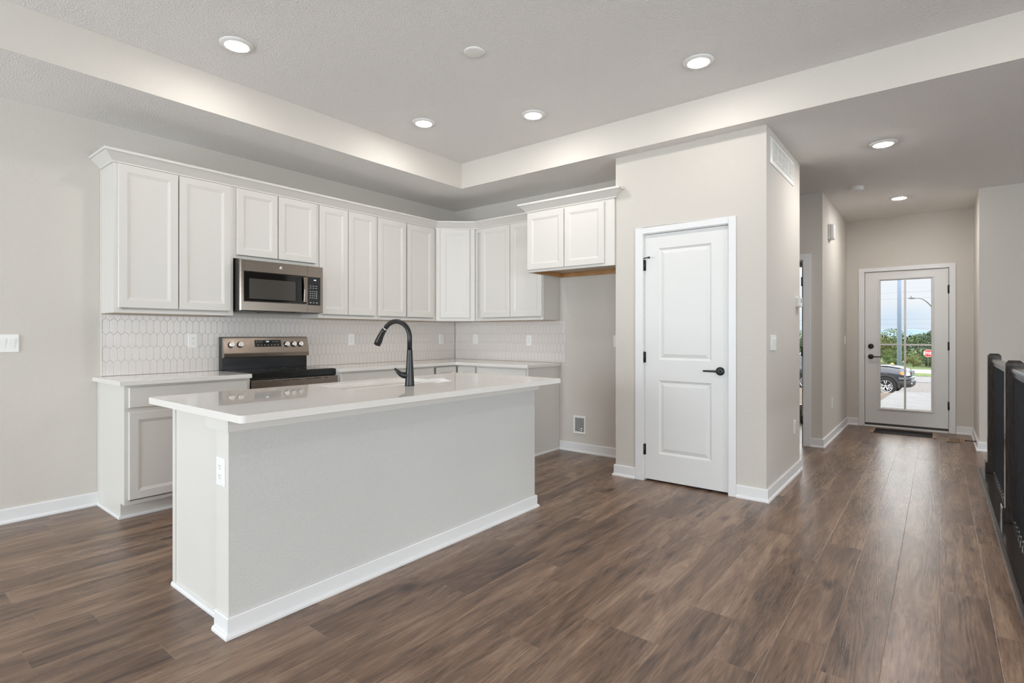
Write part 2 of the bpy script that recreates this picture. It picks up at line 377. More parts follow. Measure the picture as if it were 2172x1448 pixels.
window('fill_window_5', 'x', -4.25, -4.25, -1.45, 0.25, 2.35, 1)  # invented rear opening, put in to let the rear-right fill through
window('fill_window_4', 'y', -5.05, 3.0, 6.2, 0.70, 2.35, 1)  # invented stair-side opening, added for the hall fill lamp
window('window_3', 'y', -5.05, -2.8, 1.0, 0.35, 2.35, 2)

# baseboards
BB = [(0, 0), (0.024, 0), (0.024, 0.010), (0.020, 0.017), (0.013, 0.021), (0.013, 0.088), (0.009, 0.094), (0, 0.094)]
def baseboard(name, paths):
    b = MB()
    for p in paths: b.sweep(BB, p)
    return struct(name, b, M['trim'])
baseboard('baseboard_left', [[(-4.2, YW), (1.162, YW)]])
baseboard('baseboard_back', [[(XF, 3.160), (XF, 2.195), (XP, 2.195), (XP, 2.006)]])
baseboard('baseboard_hall', [[(XP, 1.188), (XP, YH), (5.405, YH), (5.405, 3.2)]])
baseboard('baseboard_entry', [[(XB, 1.086), (XB, 0.977), (XE, 0.977), (XE, 0.840)]])
baseboard('baseboard_right', [[(XE, -0.172), (XE, YR), (XJ, YR), (XJ, -5.0)]])

# ------------------------------------------------------------------ doors
def casing(mb, axis, at, a0, a1, o0, o1, zi, zo, t=0.016):
    """flat casing on the room side (negative x) of wall plane x=at; a0<a1 inner, o0<o1 outer"""
    mb.box(at - t, at - 0.0005, o0, a0, 0, zo); mb.box(at - t, at - 0.0005, a1, o1, 0, zo); mb.box(at - t, at - 0.0005, a0, a1, zi, zo)
def jamb(mb, x0, x1, a0, a1, zt, th=0.006):
    mb.box(x0, x1, a0, a0 + th, 0, zt); mb.box(x0, x1, a1 - th, a1, 0, zt); mb.box(x0, x1, a0 + th, a1 - th, zt - th, zt)

def panel_slab(y0, y1, z0, z1, x, t, panels):
    """door leaf in the plane x (front faces -x) with sunk-and-raised panels (y0,y1,z0,z1)"""
    b = MB(); b.add([(x + t, y0, z0), (x + t, y1, z0), (x + t, y1, z1), (x + t, y0, z1), (x, y0, z0), (x, y1, z0), (x, y1, z1), (x, y0, z1)],
                    [(0, 1, 2, 3), (0, 4, 5, 1), (1, 5, 6, 2), (2, 6, 7, 3), (3, 7, 4, 0)])
    ps = sorted(panels, key=lambda p: p[2]); py0, py1 = ps[0][0], ps[0][1]
    def q(a0, a1, b0, b1): b.add([(x, a0, b0), (x, a1, b0), (x, a1, b1), (x, a0, b1)], [(0, 1, 2, 3)])
    q(y0, py0, z0, z1); q(py1, y1, z0, z1)
    zz = z0
    for p in ps: q(py0, py1, zz, p[2]); zz = p[3]
    q(py0, py1, zz, z1)
    for p in ps:
        rings = []
        for ins, d in ((0, 0), (0.004, 0.003), (0.016, 0.010), (0.019, 0.010), (0.045, 0.0025), (0.047, 0.002)):
            rings.append([(x + d, p[0] + ins, p[2] + ins), (x + d, p[1] - ins, p[2] + ins), (x + d, p[1] - ins, p[3] - ins), (x + d, p[0] + ins, p[3] - ins)])
        b.loft(rings, caps=False); b.add(rings[-1], [(0, 1, 2, 3)])
    return b
def hinge_mb(x, y, z, h=0.09, r=0.0075):
    b = MB(); b.cyl((x, y, z - h / 2), (x, y, z + h / 2), r, n=12); b.cyl((x, y, z + h / 2), (x, y, z + h / 2 + 0.006), r * 0.6, r * 0.3, n=10)
    b.box(x + 0.004, x + 0.006, y - 0.014, y + 0.014, z - h / 2, z + h / 2); return b
def lever_mb(x, y, z, sgn, length=0.115):
    b = MB(); b.lathe([(0.0, -0.014), (0.02, -0.014), (0.031, -0.010), (0.033, -0.003), (0.033, 0.0)], (x, y, z), 'x', 28)
    b.cyl((x - 0.012, y, z), (x - 0.05, y, z), 0.010, 0.009, 16)
    b.tube([(x - 0.045, y, z), (x - 0.049, y + sgn * 0.02, z), (x - 0.049, y + sgn * length * 0.6, z), (x - 0.047, y + sgn * length, z)], [0.0085, 0.0085, 0.0075, 0.007], 12)
    return b
# pantry door (door_1)
c1 = MB(); casing(c1, 'x', XP, 1.244, 1.937, 1.189, 2.005, 2.062, 2.112)
d1 = struct('door_1', c1, M['trim'], bevel=0.0015)
j1 = MB(); jamb(j1, XP - 0.001, XP + 0.12, 1.244, 1.937, 2.062); make_obj('door_jamb', j1, M['trim'], d1)
s1 = make_obj('door_slab', panel_slab(1.252, 1.929, 0.016, 2.053, XP + 0.012, 0.035, [(1.378, 1.808, 0.235, 0.842), (1.378, 1.808, 1.012, 1.931)]), M['door'], d1)
for z in (0.26, 1.03, 1.80): make_obj('hinge', hinge_mb(XP + 0.004, 1.933, z), M['black'], d1)
st = MB(); st.cyl((XP - 0.002, 1.933, 1.856), (XP - 0.03, 1.905, 1.857), 0.0045, n=10); st.cyl((XP - 0.03, 1.905, 1.857), (XP - 0.052, 1.868, 1.854), 0.0045, n=10); st.cyl((XP - 0.050, 1.871, 1.854), (XP - 0.058, 1.858, 1.853), 0.009, 0.0075, 12)
make_obj('hinge_door_stop', st, M['black'], d1)
lv = make_obj('lever_handle', lever_mb(XP + 0.012, 1.312, 0.938, 1), M['black'], s1)
sk = MB(); sk.box(XP + 0.002, XP + 0.03, 1.249, 1.2515, 0.905, 0.97); make_obj('strike_plate', sk, M['black'], d1)
dk = MB(); dk.box(XP + 0.05, XP + 0.12, 1.25, 1.93, 0.0005, 0.002); make_obj('painted_gap_shadow', dk, M['plastic_dark'], d1)  # dark strip stands in for the shade under the pantry door

# front door (door_2)
c2 = MB(); casing(c2, 'x', XE, DY0 + 0.006, DY1 - 0.006, -0.168, 0.838, 2.05, 2.102)
d2 = struct('door_2', c2, M['trim'], bevel=0.0015)
j2 = MB(); jamb(j2, XE - 0.001, XE + 0.15, DY0, DY1, DZ, 0.012); make_obj('door_jamb', j2, M['trim'], d2)
sy0, sy1, gz0, gz1, gy0, gy1 = -0.098, 0.768, 0.245, 1.945, 0.052, 0.615
sx0, sx1 = XE + 0.012, XE + 0.057
s2m = MB(); s2m.box(sx0, sx1, sy0, gy0, 0.05, 2.044); s2m.box(sx0, sx1, gy1, sy1, 0.05, 2.044); s2m.box(sx0, sx1, gy0, gy1, 0.05, gz0); s2m.box(sx0, sx1, gy0, gy1, gz1, 2.044)
s2 = make_obj('door_slab', s2m, M['door'], d2)
lf = MB()
rg = []
for ins, dx in ((0, 0.0), (0.0, -0.010), (0.008, -0.013), (0.022, -0.006), (0.030, 0.018)):
    rg.append([(sx0 + dx, gy0 + ins - 0.012, gz0 + ins - 0.012), (sx0 + dx, gy1 - ins + 0.012, gz0 + ins - 0.012), (sx0 + dx, gy1 - ins + 0.012, gz1 - ins + 0.012), (sx0 + dx, gy0 + ins - 0.012, gz1 - ins + 0.012)])
lf.loft(rg, caps=False); make_obj('glass_frame', lf, M['door'], s2)
gp = MB(); gp.box(sx0 + 0.020, sx0 + 0.026, gy0 + 0.001, gy1 - 0.001, gz0 + 0.001, gz1 - 0.001); make_obj('glass_pane', gp, M['glass'], s2)
mu = MB(); my, mz = 0.336, 1.087
mu.box(sx0 + 0.004, sx0 + 0.019, my - 0.011, my + 0.011, gz0, gz1); mu.box(sx0 + 0.006, sx0 + 0.0185, gy0, gy1, mz - 0.011, mz + 0.011)
make_obj('muntin', mu, M['door'], s2, bevel=0.003)
for z in (0.335, 1.075, 1.78): make_obj('hinge', hinge_mb(XE + 0.002, -0.104, z, 0.10, 0.009), M['black'], d2)
db = MB(); db.lathe([(0, -0.018), (0.022, -0.018), (0.030, -0.012), (0.033, 0.0)], (sx0, 0.703, 1.064), 'x', 28); db.box(sx0 - 0.032, sx0 - 0.016, 0.697, 0.709, 1.048, 1.080); make_obj('deadbolt', db, M['black'], s2)
make_obj('lever_handle', lever_mb(sx0, 0.703, 0.926, -1), M['black'], s2)
lp = MB(); lp.box(sx0 + 0.006, sx0 + 0.03, 0.7685, 0.7715, 1.035, 1.09); lp.box(sx0 + 0.006, sx0 + 0.03, 0.7685, 0.7715, 0.895, 0.955); make_obj('strike_plate', lp, M['black'], d2)
ds_ = MB(); ds_.box(sx1 + 0.001, sx1 + 0.014, DY0 + 0.0121, sy0 + 0.014, 0.0205, 2.034); ds_.box(sx1 + 0.001, sx1 + 0.014, sy1 - 0.014, DY1 - 0.0121, 0.0205, 2.034); ds_.box(sx1 + 0.001, sx1 + 0.014, DY0 + 0.0121, DY1 - 0.0121, 2.0341, 2.0479); make_obj('door_stop_strip', ds_, M['trim'], d2)
th = MB(); th.box(XE - 0.035, XE + 0.15, DY0 + 0.013, DY1 - 0.013, 0.0005, 0.020); make_obj('threshold', th, M['trim'], d2, bevel=0.003)
sw = MB(); sw.box(sx0 + 0.001, sx1, sy0, sy1, 0.0205, 0.048); make_obj('door_sweep', sw, M['plastic_dark'], d2)

# bedroom doorway (door_3): cased opening, leaf swung into the bedroom
c3 = MB(); casing(c3, 'x', XB, 1.161, 1.924, 1.086, 2.00, 2.039, 2.10)
d3 = struct('door_3', c3, M['trim'], bevel=0.0015)
j3 = MB(); jamb(j3, XB - 0.001, XB + 0.121, 1.155, 1.93, 2.045, 0.012); make_obj('door_jamb', j3, M['trim'], d3)
for z in (0.284, 1.034, 1.80):
    hb = MB(); hb.box(XB - 0.0155, XB + 0.028, 1.1672, 1.1695, z - 0.05, z + 0.05); hb.cyl((XB - 0.012, 1.1705, z - 0.05), (XB - 0.012, 1.1705, z + 0.05), 0.0095, n=12)
    make_obj('hinge', hb, M['black'], d3)
st3 = MB(); st3.box(XB + 0.045, XB + 0.08, 1.1672, 1.182, 0.0, 2.03); make_obj('door_stop_strip', st3, M['trim'], d3)
s3 = MB(); s3.box(XB + 0.128, XB + 0.88, 1.135, 1.170, 0.016, 2.03); make_obj('door_slab', s3, M['door'], d3)

# ------------------------------------------------------------------ cabinets (local frame: x along the front, y into the wall, z up)
def door_mb(x0, x1, z0, z1, t=0.019, fw=0.052):
    b = MB(); y0 = -t - 0.001
    def R(ins, d): return [(x0 + ins, y0 + d, z0 + ins), (x1 - ins, y0 + d, z0 + ins), (x1 - ins, y0 + d, z1 - ins), (x0 + ins, y0 + d, z1 - ins)]
    rings = [R(0, t), R(0, 0.003), R(0.003, 0), R(fw, 0), R(fw + 0.002, 0.002), R(fw + 0.006, 0.0025), R(fw + 0.020, 0.008), R(fw + 0.021, 0.0075)]
    b.loft(rings, caps=False); b.add(rings[-1], [(0, 1, 2, 3)]); b.add(rings[0], [(3, 2, 1, 0)])
    return b
def slab_mb(x0, x1, z0, z1, t=0.019):
    b = MB(); y0 = -t - 0.001
    def R(ins, d): return [(x0 + ins, y0 + d, z0 + ins), (x1 - ins, y0 + d, z0 + ins), (x1 - ins, y0 + d, z1 - ins), (x0 + ins, y0 + d, z1 - ins)]
    rings = [R(0, t), R(0, 0.004), R(0.004, 0)]; b.loft(rings, caps=False); b.add(rings[-1], [(0, 1, 2, 3)]); b.add(rings[0], [(3, 2, 1, 0)]); return b

def upper_cab(label, loc, rz, wdt, dep, h, doors, group='white wall cabinets', stile=0.04, side_scribe=None):
    r = thing('wall_cabinet', label, 'cabinet', loc, rz, group)
    b = MB(); b.box(0.0005, wdt - 0.0005, 0.02, dep, 0, h); part('carcass', b, M['cab'], r)
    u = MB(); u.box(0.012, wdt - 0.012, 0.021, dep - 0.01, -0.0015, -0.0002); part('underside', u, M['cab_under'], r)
    ff = MB(); ff.box(0.0005, wdt - 0.0005, 0, 0.0195, 0, 0.022); ff.box(0.0005, wdt - 0.0005, 0, 0.0195, h - 0.06, h); ff.box(0.0005, stile, 0, 0.0195, 0.022, h - 0.06); ff.box(wdt - stile, wdt - 0.0005, 0, 0.0195, 0.022, h - 0.06)
    part('face_frame', ff, M['cab'], r)
    for x0, x1, z0, z1 in doors: part('door', door_mb(x0, x1, z0, z1), M['cab'], r)
    if side_scribe:
        sc = MB(); sc.box(*side_scribe); part('scribe_strip', sc, M['cab'], r)
    return r
ZU, HU = 1.372, 1.05
YU = 4.43; DU = YW - YU - 0.002
z0d, z1d = 0.035, 1.028
upper_cab('tall double door white wall cabinet at the free left end, left of the microwave', (1.18, YU, ZU), 0, 0.796, DU, HU, [(0.022, 0.394, z0d, z1d), (0.401, 0.772, z0d, z1d)], side_scribe=(-0.004, 0.0003, DU - 0.02, DU, 0, HU))
upper_cab('short double door white cabinet mounted directly above the microwave', (1.976, YU, 1.836), 0, 0.755, DU, HU - 0.464, [(0.022, 0.363, 0.026, z1d - 0.464), (0.371, 0.725, 0.026, z1d - 0.464)])
upper_cab('narrow double door white wall cabinet just right of the microwave', (2.731, YU, ZU), 0, 0.654, DU, HU, [(0.006, 0.304, z0d, z1d), (0.310, 0.625, z0d, z1d)])
upper_cab('double door white wall cabinet left of the diagonal corner cabinet', (3.385, YU, ZU), 0, 0.810, DU, HU, [(0.004, 0.366, z0d, z1d), (0.382, 0.756, z0d, z1d)])
AX, AY, BX, BY = 4.195, YU, 4.495, 4.11
ang = math.atan2(BY - AY, BX - AX); dl = math.hypot(BX - AX, BY - AY)
# diagonal corner cabinet
rc = thing('corner_wall_cabinet', 'single door white wall cabinet set diagonally across the room corner', 'cabinet', (AX, AY, ZU), ang, 'white wall cabinets')
inv = (Matrix.Translation((AX, AY, 0)) @ Matrix.Rotation(ang, 4, 'Z')).inverted()
poly = [inv @ Vector((p[0], p[1], 0)) for p in ((AX + 0.0015, AY + 0.002), (AX + 0.0015, YW - 0.002), (XF - 0.002, YW - 0.002), (XF - 0.002, BY + 0.0015), (BX + 0.002, BY + 0.0015))]
cb = MB(); cb.prism([(p.x, p.y) for p in poly], 'z', 0, HU); part('carcass', cb, M['cab'], rc)
ff = MB(); ff.box(0.002, dl - 0.002, -0.018, 0.002, 0, HU); part('face_frame', ff, M['cab'], rc)
dd = door_mb(0.052, dl - 0.060, z0d, z1d); dd.xform(Matrix.Translation((0, -0.018, 0))); part('door', dd, M['cab'], rc)
upper_cab('double door white wall cabinet between the corner cabinet and the fridge alcove cabinet', (BX, BY, ZU), -PI / 2, BY - 3.165, XF - BX - 0.002, HU, [(0.100, 0.519, z0d, z1d), (0.525, 0.936, z0d, z1d)])
# fridge alcove cabinet
YFc0, YFc1, XFc = 2.197, 3.140, 4.19
rf = thing('alcove_cabinet', 'deep double door white cabinet hung above the empty fridge alcove', 'cabinet', (XFc, YFc1, 1.822), -PI / 2, 'white wall cabinets')
wf, df, hf = YFc1 - YFc0, XF - XFc - 0.002, 0.60
b = MB(); b.box(0, 0.016, 0.02, df, 0, hf); b.box(wf - 0.016, wf, 0.02, df, 0, hf); b.box(0.016, wf - 0.016, 0.02, df, hf - 0.016, hf); b.box(0.016, wf - 0.016, df - 0.012, df, 0, hf - 0.016)
part('carcass', b, M['cab'], rf)
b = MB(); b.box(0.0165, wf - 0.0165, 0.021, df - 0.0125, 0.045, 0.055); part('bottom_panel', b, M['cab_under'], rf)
b = MB(); b.box(0.0165, wf - 0.0165, df - 0.030, df - 0.0125, 0.001, 0.0445); b.box(0.0165, 0.030, 0.021, df - 0.031, 0.001, 0.0445); b.box(wf - 0.030, wf - 0.0165, 0.021, df - 0.031, 0.001, 0.0445); part('hanging_rail', b, M['wood_raw'], rf)
b = MB(); b.box(0, wf, 0, 0.0195, 0, 0.030); b.box(0, wf, 0, 0.0195, hf - 0.06, hf); b.box(0, 0.03, 0, 0.0195, 0.03, hf - 0.06); b.box(wf - 0.10, wf, 0, 0.0195, 0.03, hf - 0.06); part('face_frame', b, M['cab'], rf)
part('door', door_mb(0.012, 0.432, 0.022, hf - 0.038), M['cab'], rf); part('door', door_mb(0.439, 0.850, 0.022, hf - 0.038), M['cab'], rf)

# crown mouldings
CR = [(0.0005, 2.405), (0.010, 2.405), (0.010, 2.414), (0.060, 2.466), (0.070, 2.466), (0.070, 2.483), (0.0005, 2.483)]
cm = MB(); cm.sweep(CR, [(1.18, YW - 0.002), (1.18, YU), (AX - 0.008, YU), (BX - 0.012, BY - 0.018 + 0.006), (BX - 0.0, BY - 0.05), (BX, 3.168)][:3] + [(BX - 0.022, BY - 0.006), (BX - 0.0005, BY - 0.040), (BX - 0.0005, 3.168)])
o = make_obj('crown_moulding', cm, M['cab']); tag(o, 'long white crown moulding along the top of the wall cabinet run', 'crown moulding')
cm = MB(); cm.sweep(CR, [(XFc + 0.215, YFc1 + 0.0008), (XFc - 0.0005, YFc1 + 0.0008), (XFc - 0.0005, 2.186), (XP - 0.002, 2.186)])
o = make_obj('crown_moulding', cm, M['cab']); tag(o, 'short white crown moulding on top of the cabinet above the fridge alcove', 'crown moulding')

# base cabinets
def base_cab(label, loc, rz, wdt, dep, doors, drawers, end_left=False, end_right=False, group='white base cabinets', name='base_cabinet'):
    r = thing(name, label, 'cabinet', loc, rz, group); h = 0.886
    pr = [(0.02, 0.102), (0.02, h), (dep, h), (dep, 0), (0.075, 0), (0.075, 0.102)]
    b = MB(); b.prism(pr, 'x', 0.0005, wdt - 0.0005); part('carcass', b, M['cab'], r)
    ff = MB(); ff.box(0.0005, wdt - 0.0005, 0, 0.0195, 0.102, 0.125); ff.box(0.0005, wdt - 0.0005, 0, 0.0195, 0.855, h); ff.box(0.0005, 0.03, 0, 0.0195, 0.125, 0.855); ff.box(wdt - 0.03, wdt - 0.0005, 0, 0.0195, 0.125, 0.855); ff.box(0.03, wdt - 0.03, 0, 0.0195, 0.70, 0.75)
    part('face_frame', ff, M['cab'], r)
    for q in drawers: part('drawer_front', slab_mb(*q), M['cab'], r)
    for q in doors: part('door', door_mb(*q), M['cab'], r)
    sh = MB(); pts = [(0.0005, 0.0745), (wdt - 0.0005, 0.0745)]
    if end_left: pts = [(0.0, dep)] + [(0.0, 0.0745)] + pts[1:]
    if end_right: pts = pts[:-1] + [(wdt, 0.0745), (wdt, dep)]
    sh.sweep([(0.0004, 0), (0.012, 0), (0.012, 0.010), (0.008, 0.018), (0.0004, 0.020)], pts); part('shoe_moulding', sh, M['trim'], r)
    if end_left or end_right:
        e = MB(); 
        if end_left: e.box(-0.003, 0.0003, dep - 0.02, dep, 0.0205, h)
        if end_right: e.box(wdt - 0.0003, wdt + 0.003, dep - 0.02, dep, 0.0205, h)
        part('scribe_strip', e, M['cab'], r)
    return r
YB, XBc = 4.16, 4.245
DB = YW - YB - 0.002
base_cab('white base cabinet with exposed left side, left of the range', (1.165, YB, 0), 0, 0.816, DB, [(0.022, 0.400, 0.135, 0.710), (0.407, 0.790, 0.135, 0.710)], [(0.022, 0.790, 0.738, 0.872)], end_left=True)
base_cab('wide white base cabinet between the range and the corner, mostly behind the island', (2.752, YB, 0), 0, 1.160, DB, [(0.022, 0.570, 0.135, 0.710), (0.577, 1.135, 0.135, 0.710)], [(0.022, 1.135, 0.738, 0.872)])
# corner base cabinet with a folding L-shaped door pair
rcb = thing('corner_base_cabinet', 'white corner base cabinet with two doors meeting in an inside corner', 'cabinet', (3.9135, YB, 0), 0, 'white base cabinets')
XL = 3.9135
b = MB(); b.prism([(0, 0.02), (XBc + 0.02 - XL, 0.02), (XBc + 0.02 - XL, -0.30), (XF - 0.003 - XL, -0.30), (XF - 0.003 - XL, DB), (0, DB)], 'z', 0.102, 0.886); part('carcass', b, M['cab'], rcb)
b = MB(); b.prism([(0, 0.08), (XBc + 0.08 - XL, 0.08), (XBc + 0.08 - XL, -0.30), (XF - 0.003 - XL, -0.30), (XF - 0.003 - XL, DB), (0, DB)], 'z', 0, 0.1015); part('toe_base', b, M['cab'], rcb)
part('door', door_mb(0.020, XBc - 0.022 - XL, 0.135, 0.872), M['cab'], rcb)
d_ = door_mb(0.022, 0.280, 0.135, 0.872); d_.xform(Matrix.Translation((XBc - XL + 0.018, 0.0, 0)) @ Matrix.Rotation(-PI / 2, 4, 'Z')); part('door', d_, M['cab'], rcb)
base_cab('white base cabinet at the right end of the run, beside the fridge alcove', (XBc, YB - 0.302, 0), -PI / 2, YB - 0.302 - 3.168, XF - XBc - 0.003, [(0.022, 0.340, 0.135, 0.710), (0.347, 0.668, 0.135, 0.710)], [(0.022, 0.668, 0.738, 0.872)], end_right=True)

# ------------------------------------------------------------------ counters
def slab_poly(poly, z0, z1, hole=None):
    b = bmesh.new()
    def loop(pts):
        vs = [b.verts.new((p[0], p[1], z1)) for p in pts]
        return [b.edges.new((vs[i], vs[(i + 1) % len(vs)])) for i in range(len(vs))]
    ed = loop(poly)
    if hole: ed += loop(hole)
    r = bmesh.ops.triangle_fill(b, use_beauty=True, use_dissolve=False, edges=ed)
    fs = [g for g in r['geom'] if isinstance(g, bmesh.types.BMFace)]
    ex = bmesh.ops.extrude_face_region(b, geom=fs)
    bmesh.ops.translate(b, verts=[g for g in ex['geom'] if isinstance(g, bmesh.types.BMVert)], vec=(0, 0, z0 - z1))
    b.verts.index_update()
    mb = MB().add([tuple(v.co) for v in b.verts], [tuple(v.index for v in f_.verts) for f_ in b.faces]); b.free(); return mb
CZ0, CZ1 = 0.8875, 0.918
YCf, XCf = 4.12, 4.205
o = make_obj('countertop', slab_poly([(1.13, YCf), (1.980, YCf), (1.980, YW - 0.0015), (1.13, YW - 0.0015)], CZ0, CZ1), M['quartz'], bevel=0.002); tag(o, 'short white quartz countertop left of the range', 'countertop')
o = make_obj('countertop', slab_poly([(2.7525, YCf), (XCf, YCf), (XCf, 3.150), (XF - 0.0015, 3.150), (XF - 0.0015, YW - 0.0015), (2.7525, YW - 0.0015)], CZ0, CZ1), M['quartz'], bevel=0.002); tag(o, 'L-shaped white quartz countertop running from the range around the corner', 'countertop')

# ------------------------------------------------------------------ backsplash tiles
def clip(poly, a, b, c_):      # keep a*x+b*y<=c
    out = []
    for i in range(len(poly)):
        p, q = poly[i], poly[(i + 1) % len(poly)]; dp, dq = a * p[0] + b * p[1] - c_, a * q[0] + b * q[1] - c_
        if dp <= 0: out.append(p)
        if (dp < 0 < dq) or (dq < 0 < dp):
            s_ = dp / (dp - dq); out.append((p[0] + (q[0] - p[0]) * s_, p[1] + (q[1] - p[1]) * s_))
    return out
def shrink(poly, d):
    n = len(poly); out = []
    for i in range(n):
        p0, p1, p2 = Vector(poly[i - 1]), Vector(poly[i]), Vector(poly[(i + 1) % n])
        e1, e2 = (p1 - p0), (p2 - p1)
        if e1.length < 1e-6 or e2.length < 1e-6: return None
        n1, n2 = Vector((-e1.y, e1.x)).normalized(), Vector((-e2.y, e2.x)).normalized()
        k = 1 + n1.dot(n2)
        if k < 0.05: return None
        m = (n1 + n2) / k; out.append((p1.x + m.x * d, p1.y + m.y * d))
    return out
def dedupe(poly):
    out = []
    for p in poly:
        if not out or (Vector(p) - Vector(out[-1])).length > 1e-4: out.append(p)
    if len(out) > 1 and (Vector(out[0]) - Vector(out[-1])).length <= 1e-4: out.pop()
    return out
def tile_field(u0, u1, v0, v1, phase, holes, mapf):
    """picket tiles; mapf(u, v, d) -> world, d = distance off the wall"""
    mb = MB(); W, P, A = 0.0462, 0.1015, 0.023; th = 0.0078
    for k in range(-1, 7):
        zb = 0.9245 + (k - 1) * P          # mid of the zig-zag under this row
        off = phase + (W / 2 if k % 2 else 0)
        for i in range(int((u1 - u0) / W) + 3):
            a = u0 - W + off + i * W
            hexa = [(a, zb + A / 2), (a + W / 2, zb - A / 2), (a + W, zb + A / 2), (a + W, zb + P - A / 2), (a + W / 2, zb + P + A / 2), (a, zb + P - A / 2)]
            if k == 1: hexa = [(a, zb - 0.05), (a + W, zb - 0.05)] + hexa[3:]
            elif k < 1: continue
            pl = hexa
            for (aa, bb, cc) in ((1, 0, u1), (-1, 0, -u0), (0, 1, v1), (0, -1, -v0)):
                pl = clip(pl, aa, bb, cc)
                if len(pl) < 3: break
            if len(pl) < 3: continue
            pl = dedupe(pl)
            if len(pl) < 3: continue
            ar = sum(pl[j][0] * pl[(j + 1) % len(pl)][1] - pl[(j + 1) % len(pl)][0] * pl[j][1] for j in range(len(pl))) / 2
            if ar < 6e-5: continue
            p1 = shrink(pl, 0.0008); p2 = shrink(pl, 0.0022)
            if not p1 or not p2: continue
            rings = [[mapf(p[0], p[1], 0.004) for p in p1], [mapf(p[0], p[1], th - 0.0012) for p in p1], [mapf(p[0], p[1], th) for p in p2]]
            mb.loft(rings, caps=False); mb.add(rings[-1], [tuple(range(len(p2)))])
    return mb
BT = ZU - 0.003
def backsplash(label, u0, u1, mapf, boxf, phase, trim_u):
    r = thing('backsplash', label, 'backsplash', (0, 0, 0))
    g = MB(); g.box(*boxf(u0, u1, 0.0005, 0.0055), CZ1 + 0.0005, BT); part('grout', g, M['grout'], r)
    part('tile_field', tile_field(u0, u1, CZ1 + 0.001, BT, phase, [], mapf), M['tile'], r)
    e = MB(); e.box(*boxf(trim_u[0], trim_u[1], 0.0005, 0.0095), CZ1 + 0.0005, BT + 0.0); part('edge_trim', e, M['trim'], r)
    return r
backsplash('white elongated hexagon tile backsplash along the long wall behind the range', 1.185, XF - 0.012, lambda u, v, d: (u, YW - d, v), lambda a, b, c_, d: (a, b, YW - d, YW - c_), 0.004, (1.181, 1.185))
backsplash('white elongated hexagon tile backsplash on the short wall beside the fridge alcove', 3.090, YW - 0.0125, lambda u, v, d: (XF - d, u, v), lambda a, b, c_, d: (XF - d, XF - c_, a, b), 0.012, (3.086, 3.090))

# ------------------------------------------------------------------ island
IX0, IX1, IY0, IYm, IY1 = 0.985, 3.078, 2.240, 2.351, 2.925
isl = thing('kitchen_island', 'long white and grey kitchen island base with painted drywall front', 'island', (2.0, 2.6, 0))
b = MB(); b.box(IX0 + 0.0005, IX1, IY0, IYm, 0, 0.883); wpart('drywall_front', b, M['pony'], isl, bevel=0.002)
b = MB(); b.box(IX0 - 0.004, IX0, IY0, IYm, 0.083, 0.83); wpart('end_board', b, M['cab'], isl)
b = MB(); b.box(1.030, 3.050, IYm + 0.001, IY1 - 0.02, 0.102, 0.883); b.box(1.030, 3.050, IYm + 0.001, IY1 - 0.09, 0, 0.102); wpart('cabinet_body', b, M['cab'], isl)
b = MB(); b.box(1.024, 1.0295, IYm + 0.0005, IY1, 0.0, 0.883); wpart('end_panel', b, M['cab'], isl)
b = MB(); b.box(1.018, 1.0235, IY1 - 0.030, IY1, 0.02, 0.883); wpart('scribe_strip', b, M['cab'], isl)
b = MB(); b.box(IX0 - 0.014, IX1 + 0.030, IY0 - 0.016, IY0 - 0.0005, 0.829, 0.883); b.box(IX0 - 0.014, IX0 - 0.0005, IY0, 2.432, 0.829, 0.883); b.box(IX1 + 0.0005, IX1 + 0.030, IY0, 2.36, 0.829, 0.883); wpart('apron_board', b, M['cab'], isl, bevel=0.001)
BI = [(0.0005, 0), (0.024, 0), (0.024, 0.010), (0.020, 0.017), (0.013, 0.020), (0.013, 0.078), (0.009, 0.083), (0.0005, 0.083)]
b = MB(); b.sweep(BI, [(IX0, IYm + 0.0), (IX0, IY0), (IX1, IY0), (IX1, IYm)]); wpart('baseboard', b, M['trim'], isl)
b = MB(); b.sweep([(0.0005, 0), (0.014, 0), (0.014, 0.010), (0.009, 0.018), (0.0005, 0.020)], [(1.024, IY1), (1.024, IYm + 0.001)]); wpart('shoe_moulding', b, M['trim'], isl)
for k in range(4):
    x0 = 1.05 + k * 0.50; d_ = door_mb(x0, x0 + 0.485, 0.135, 0.87)
    d_.xform(Matrix.Translation((0, IY1 - 0.02, 0)) @ Matrix.Translation((2 * x0 + 0.485, 0, 0)) @ Matrix.Rotation(PI, 4, 'Z')); wpart('door', d_, M['cab'], isl)

SX0, SX1, SY0, SY1 = 1.775, 2.520, 2.555, 2.895
tp = MB()
outer = tp.rrect(0.945, 3.142, 2.055, 3.032, 0.022, 6)
hole = tp.rrect(SX0, SX1, SY0, SY1, 0.025, 5)
o = make_obj('countertop', slab_poly(outer, 0.884, 0.914, hole), M['quartz'], bevel=0.002); tag(o, 'long white quartz countertop of the island with the sink cut into it', 'countertop')

